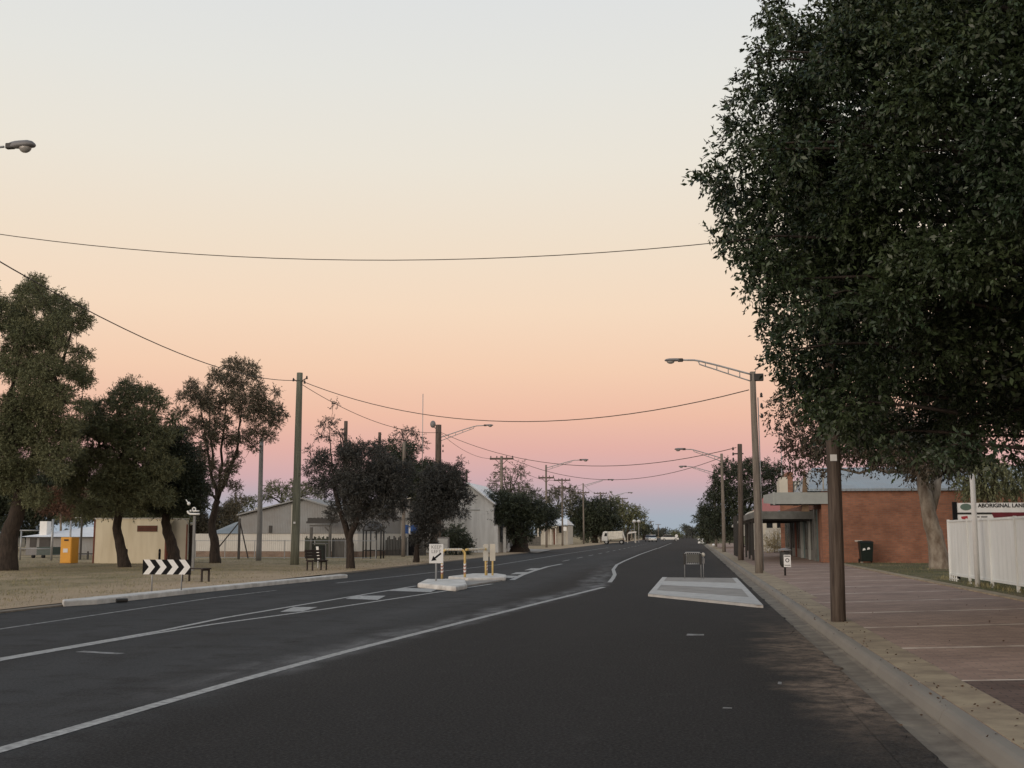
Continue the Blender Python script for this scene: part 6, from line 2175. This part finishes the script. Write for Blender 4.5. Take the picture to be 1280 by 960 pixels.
make_tree('street_tree', 'dense rounded dark street tree with thick short trunk beside the driveway', 'tree', b, [pl(650, 682, b[1]), pl(650, 670, b[1])], .9,
          img_clumps(T8, b[1], dup=2), LS(b[1], 2.2), 2.2, LEAF_DK, BARK_D, 'trees along the far left kerb', limbs=.5)
T9 = [(630, 592, 9), (648, 590, 8), (640, 602, 9), (618, 602, 7), (655, 605, 7), (612, 615, 8), (634, 615, 9), (650, 612, 7), (625, 583, 4), (652, 583, 4), (600, 622, 7)]
make_tree('gum_tree', 'open gum tree behind the wide crossarm pole', 'tree', (X_(636, 150), 150, .045), [pl(636, 650, 150), pl(637, 620, 150)], .3,
          img_clumps(T9, 150, dup=2), LS(150, 2.0), .8, LEAF_EU, BARK_D, 'trees behind the park', limbs=1, shell=.1, twigs=4)
T9b = [(595, 600, 0)]
T10 = [(668, 618, 8), (690, 620, 9), (700, 613, 8), (712, 622, 9), (680, 628, 9), (705, 632, 9), (718, 640, 8), (695, 640, 9), (715, 612, 5), (660, 612, 5)]
make_tree('gum_tree', 'grey-green gum tree over the pale roof of the verandah house', 'tree', (X_(695, 215), 215, .045), [pl(695, 655, 215), pl(694, 640, 215)], .35,
          img_clumps(T10, 215, dup=2), LS(215, 2.0), 1.2, LEAF_EU, BARK_D, 'trees behind the park', limbs=.8, shell=.2)
T11 = [(745, 640, 16), (732, 650, 14), (752, 655, 14), (765, 650, 12), (720, 655, 10), (722, 632, 9), (735, 632, 11), (752, 630, 11), (722, 645, 9), (740, 648, 13), (760, 645, 12), (728, 660, 10), (750, 660, 12), (768, 658, 9), (737, 670, 8), (725, 620, 5), (765, 632, 7)]
make_tree('street_tree', 'broad dark tree mass behind the white truck cab', 'tree', (X_(744, 215), 215, .045), [pl(744, 665, 215), pl(744, 655, 215)], .5,
          img_clumps(T11, 215, dup=2), LS(215, 2.2), 2.2, LEAF_DK, BARK_D, 'trees along the far left kerb', limbs=.4)
T12 = [(772, 632, 8), (784, 636, 9), (795, 640, 8), (778, 648, 9), (790, 652, 9), (800, 652, 6), (770, 645, 8), (768, 625, 5), (803, 643, 5)]
make_tree('street_tree', 'olive-topped tree past the truck under the far poles', 'tree', (X_(785, 285), 285, .045), [pl(785, 666, 285), pl(785, 658, 285)], .5,
          img_clumps(T12, 285, dup=2), LS(285, 2.0), 1.8, LEAF_OL, BARK_D, 'trees along the far left kerb', limbs=.4)
T13 = [(800, 663, 6), (808, 662, 6), (815, 668, 4), (790, 665, 6), (812, 658, 3), (803, 656, 4)]
make_tree('street_tree', 'low dark tree tapering down to the end of the left-hand row', 'tree', (X_(805, 350), 350, .045), [pl(805, 668, 350), pl(805, 664, 350)], .5,
          img_clumps(T13, 350, dup=2), LS(350, 1.8), 2.0, LEAF_DK, BARK_D, 'trees along the far left kerb', limbs=.4)
# behind the grey shed and at the left
T14 = [(340, 608, 8), (352, 612, 9), (370, 606, 8), (385, 610, 9), (398, 615, 8), (362, 620, 8), (332, 618, 8), (312, 628, 9), (298, 640, 8), (378, 620, 9)]
make_tree('bushy_tree', 'low bushy tree rising behind the ridge of the grey shed', 'tree', (X_(360, 108), 108, .045), [pl(360, 650, 108), pl(360, 632, 108)], .3,
          img_clumps(T14, 108, dup=2), LS(108, 1.9), 1.5, LEAF_OL, BARK_D, 'trees behind the park', limbs=.5)
for i, (px_, py_, s_, lab, lm) in enumerate(((76, 610, 17, 'rusty-leaved slim tree standing behind the orange cabinet', LEAF_RU), (125, 612, 32, 'dark background tree behind the left end of the cream block', LEAF_OL),
                                            (42, 612, 36, 'dark background tree over the white chimney of the grey shed', LEAF_DK), (-25, 600, 42, 'dark background tree beyond the tallest park tree', LEAF_DK),
                                            (190, 618, 34, 'dark background tree over the roof of the cream block', LEAF_OL), (272, 640, 22, 'brownish background tree left of the big grey shed', LEAF_BR))):
    Yb_ = [88, 104, 108, 108, 96, 100][i]
    lst = [(px_ + rng.normal() * s_ * .75, py_ + 12 + rng.normal() * s_ * .55, s_ * rng.uniform(.4, .6)) for _ in range(30)]
    make_tree('background_tree', lab, 'tree', (X_(px_, Yb_), Yb_, .045), [pl(px_, 665, Yb_), pl(px_, 640, Yb_)], .25 if i else .12,
              img_clumps(lst, Yb_, dup=2), LS(Yb_, 2.1), 1.7, lm, BARK_L if i == 0 else BARK_D, 'trees behind the park', limbs=.6, shell=.2)

# right side dense dark trees
R1 = [(905, 598, 14), (928, 588, 14), (950, 588, 14), (968, 595, 10), (895, 618, 14), (918, 618, 18), (942, 615, 18), (965, 615, 14), (885, 640, 12), (905, 642, 16), (930, 645, 18), (955, 640, 16), (912, 665, 12), (895, 660, 12), (972, 585, 7), (910, 582, 7), (938, 580, 7)]
make_tree('dense_tree', 'big very dark rounded tree behind the poles of the footpath side', 'tree', (X_(925, 128), 128, .15), [pl(925, 676, 128), pl(925, 660, 128)], .5,
          img_clumps(R1, 128, dup=2), LS(128, 2.1), 2.4, LEAF_DK, BARK_D, 'trees lining the footpath side', limbs=.4)
R2 = [(884, 645, 9), (890, 655, 10), (882, 668, 8), (880, 640, 7), (876, 652, 7), (884, 655, 8), (888, 668, 7), (874, 663, 6), (880, 630, 4), (871, 645, 3)]
make_tree('dense_tree', 'smaller dark tree just past the big dark rounded one, by the far kerb', 'tree', (X_(885, 190), 190, .15), [pl(884, 672, 190), pl(884, 662, 190)], .3,
          img_clumps(R2, 190, dup=2), LS(190, 2.2), 1.8, LEAF_DK, BARK_D, 'trees lining the footpath side', limbs=.5)
# garden bushes before cottage / grass clumps
b = (X_(968, 88), 88, .29)
G1 = [(968, 683, 6), (973, 679, 5), (962, 688, 5), (975, 686, 4)]
make_tree('grass_clump', 'pale straw-coloured tall grass clump before the cottage fence', 'shrub', b, [pl(968, 689, 88), pl(968, 686, 88)], .03, img_clumps(G1, 88, dup=2), LS(88, 3), 1.5,
          mat('straw_blades', (0.36, 0.30, 0.17), .8, island=.3), BARK_D, None, droop=-1.0, W=.2, limbs=0)
# wood closing the view at the end of the street
BB, DD, LL = [], [], []
cl = []
for i in range(420):
    x_ = rng.uniform(-330, 330)
    y_ = rng.uniform(560, 640)
    if -9 < x_ < 4 and y_ < 575:
        continue
    hgt = 4.0 + 1.2 * math.sin(x_ * .045) + rng.uniform(0, 1.8) + (1.6 if -4 < x_ < 9 else 0)
    cl.append(((x_, y_, hgt * .55), hgt * .55))
B, D, LL = clump_leaves(cl, .55, 1.5, .1, .5, spray=10, shell=.2)
tag(leaf_mesh('distant_woodland', LEAF_FAR, B, D, LL, .6), 'low distant grey-green woodland closing the end of the street', None, None, 'stuff')
for (px_, pyt, Yd, lm, lab) in ((858, 657, 520, LEAF_FAR, 'small bluish far tree standing above the end of the road'), (866, 660, 480, LEAF_FAR, 'small far tree at the right of the road end'),
                                (846, 664, 430, LEAF_OL, 'low far olive tree left of the road end')):
    lst = [(px_ + rng.normal() * 2.2, pyt + 4 + rng.normal() * 1.6, 2.6) for _ in range(9)]
    make_tree('far_tree', lab, 'tree', (X_(px_, Yd), Yd, 0), [pl(px_, 668, Yd), pl(px_, 665, Yd)], .3, img_clumps(lst, Yd, dup=2), LS(Yd, 1.6), 1.5, lm, BARK_D, 'far trees at the road end', limbs=.5)
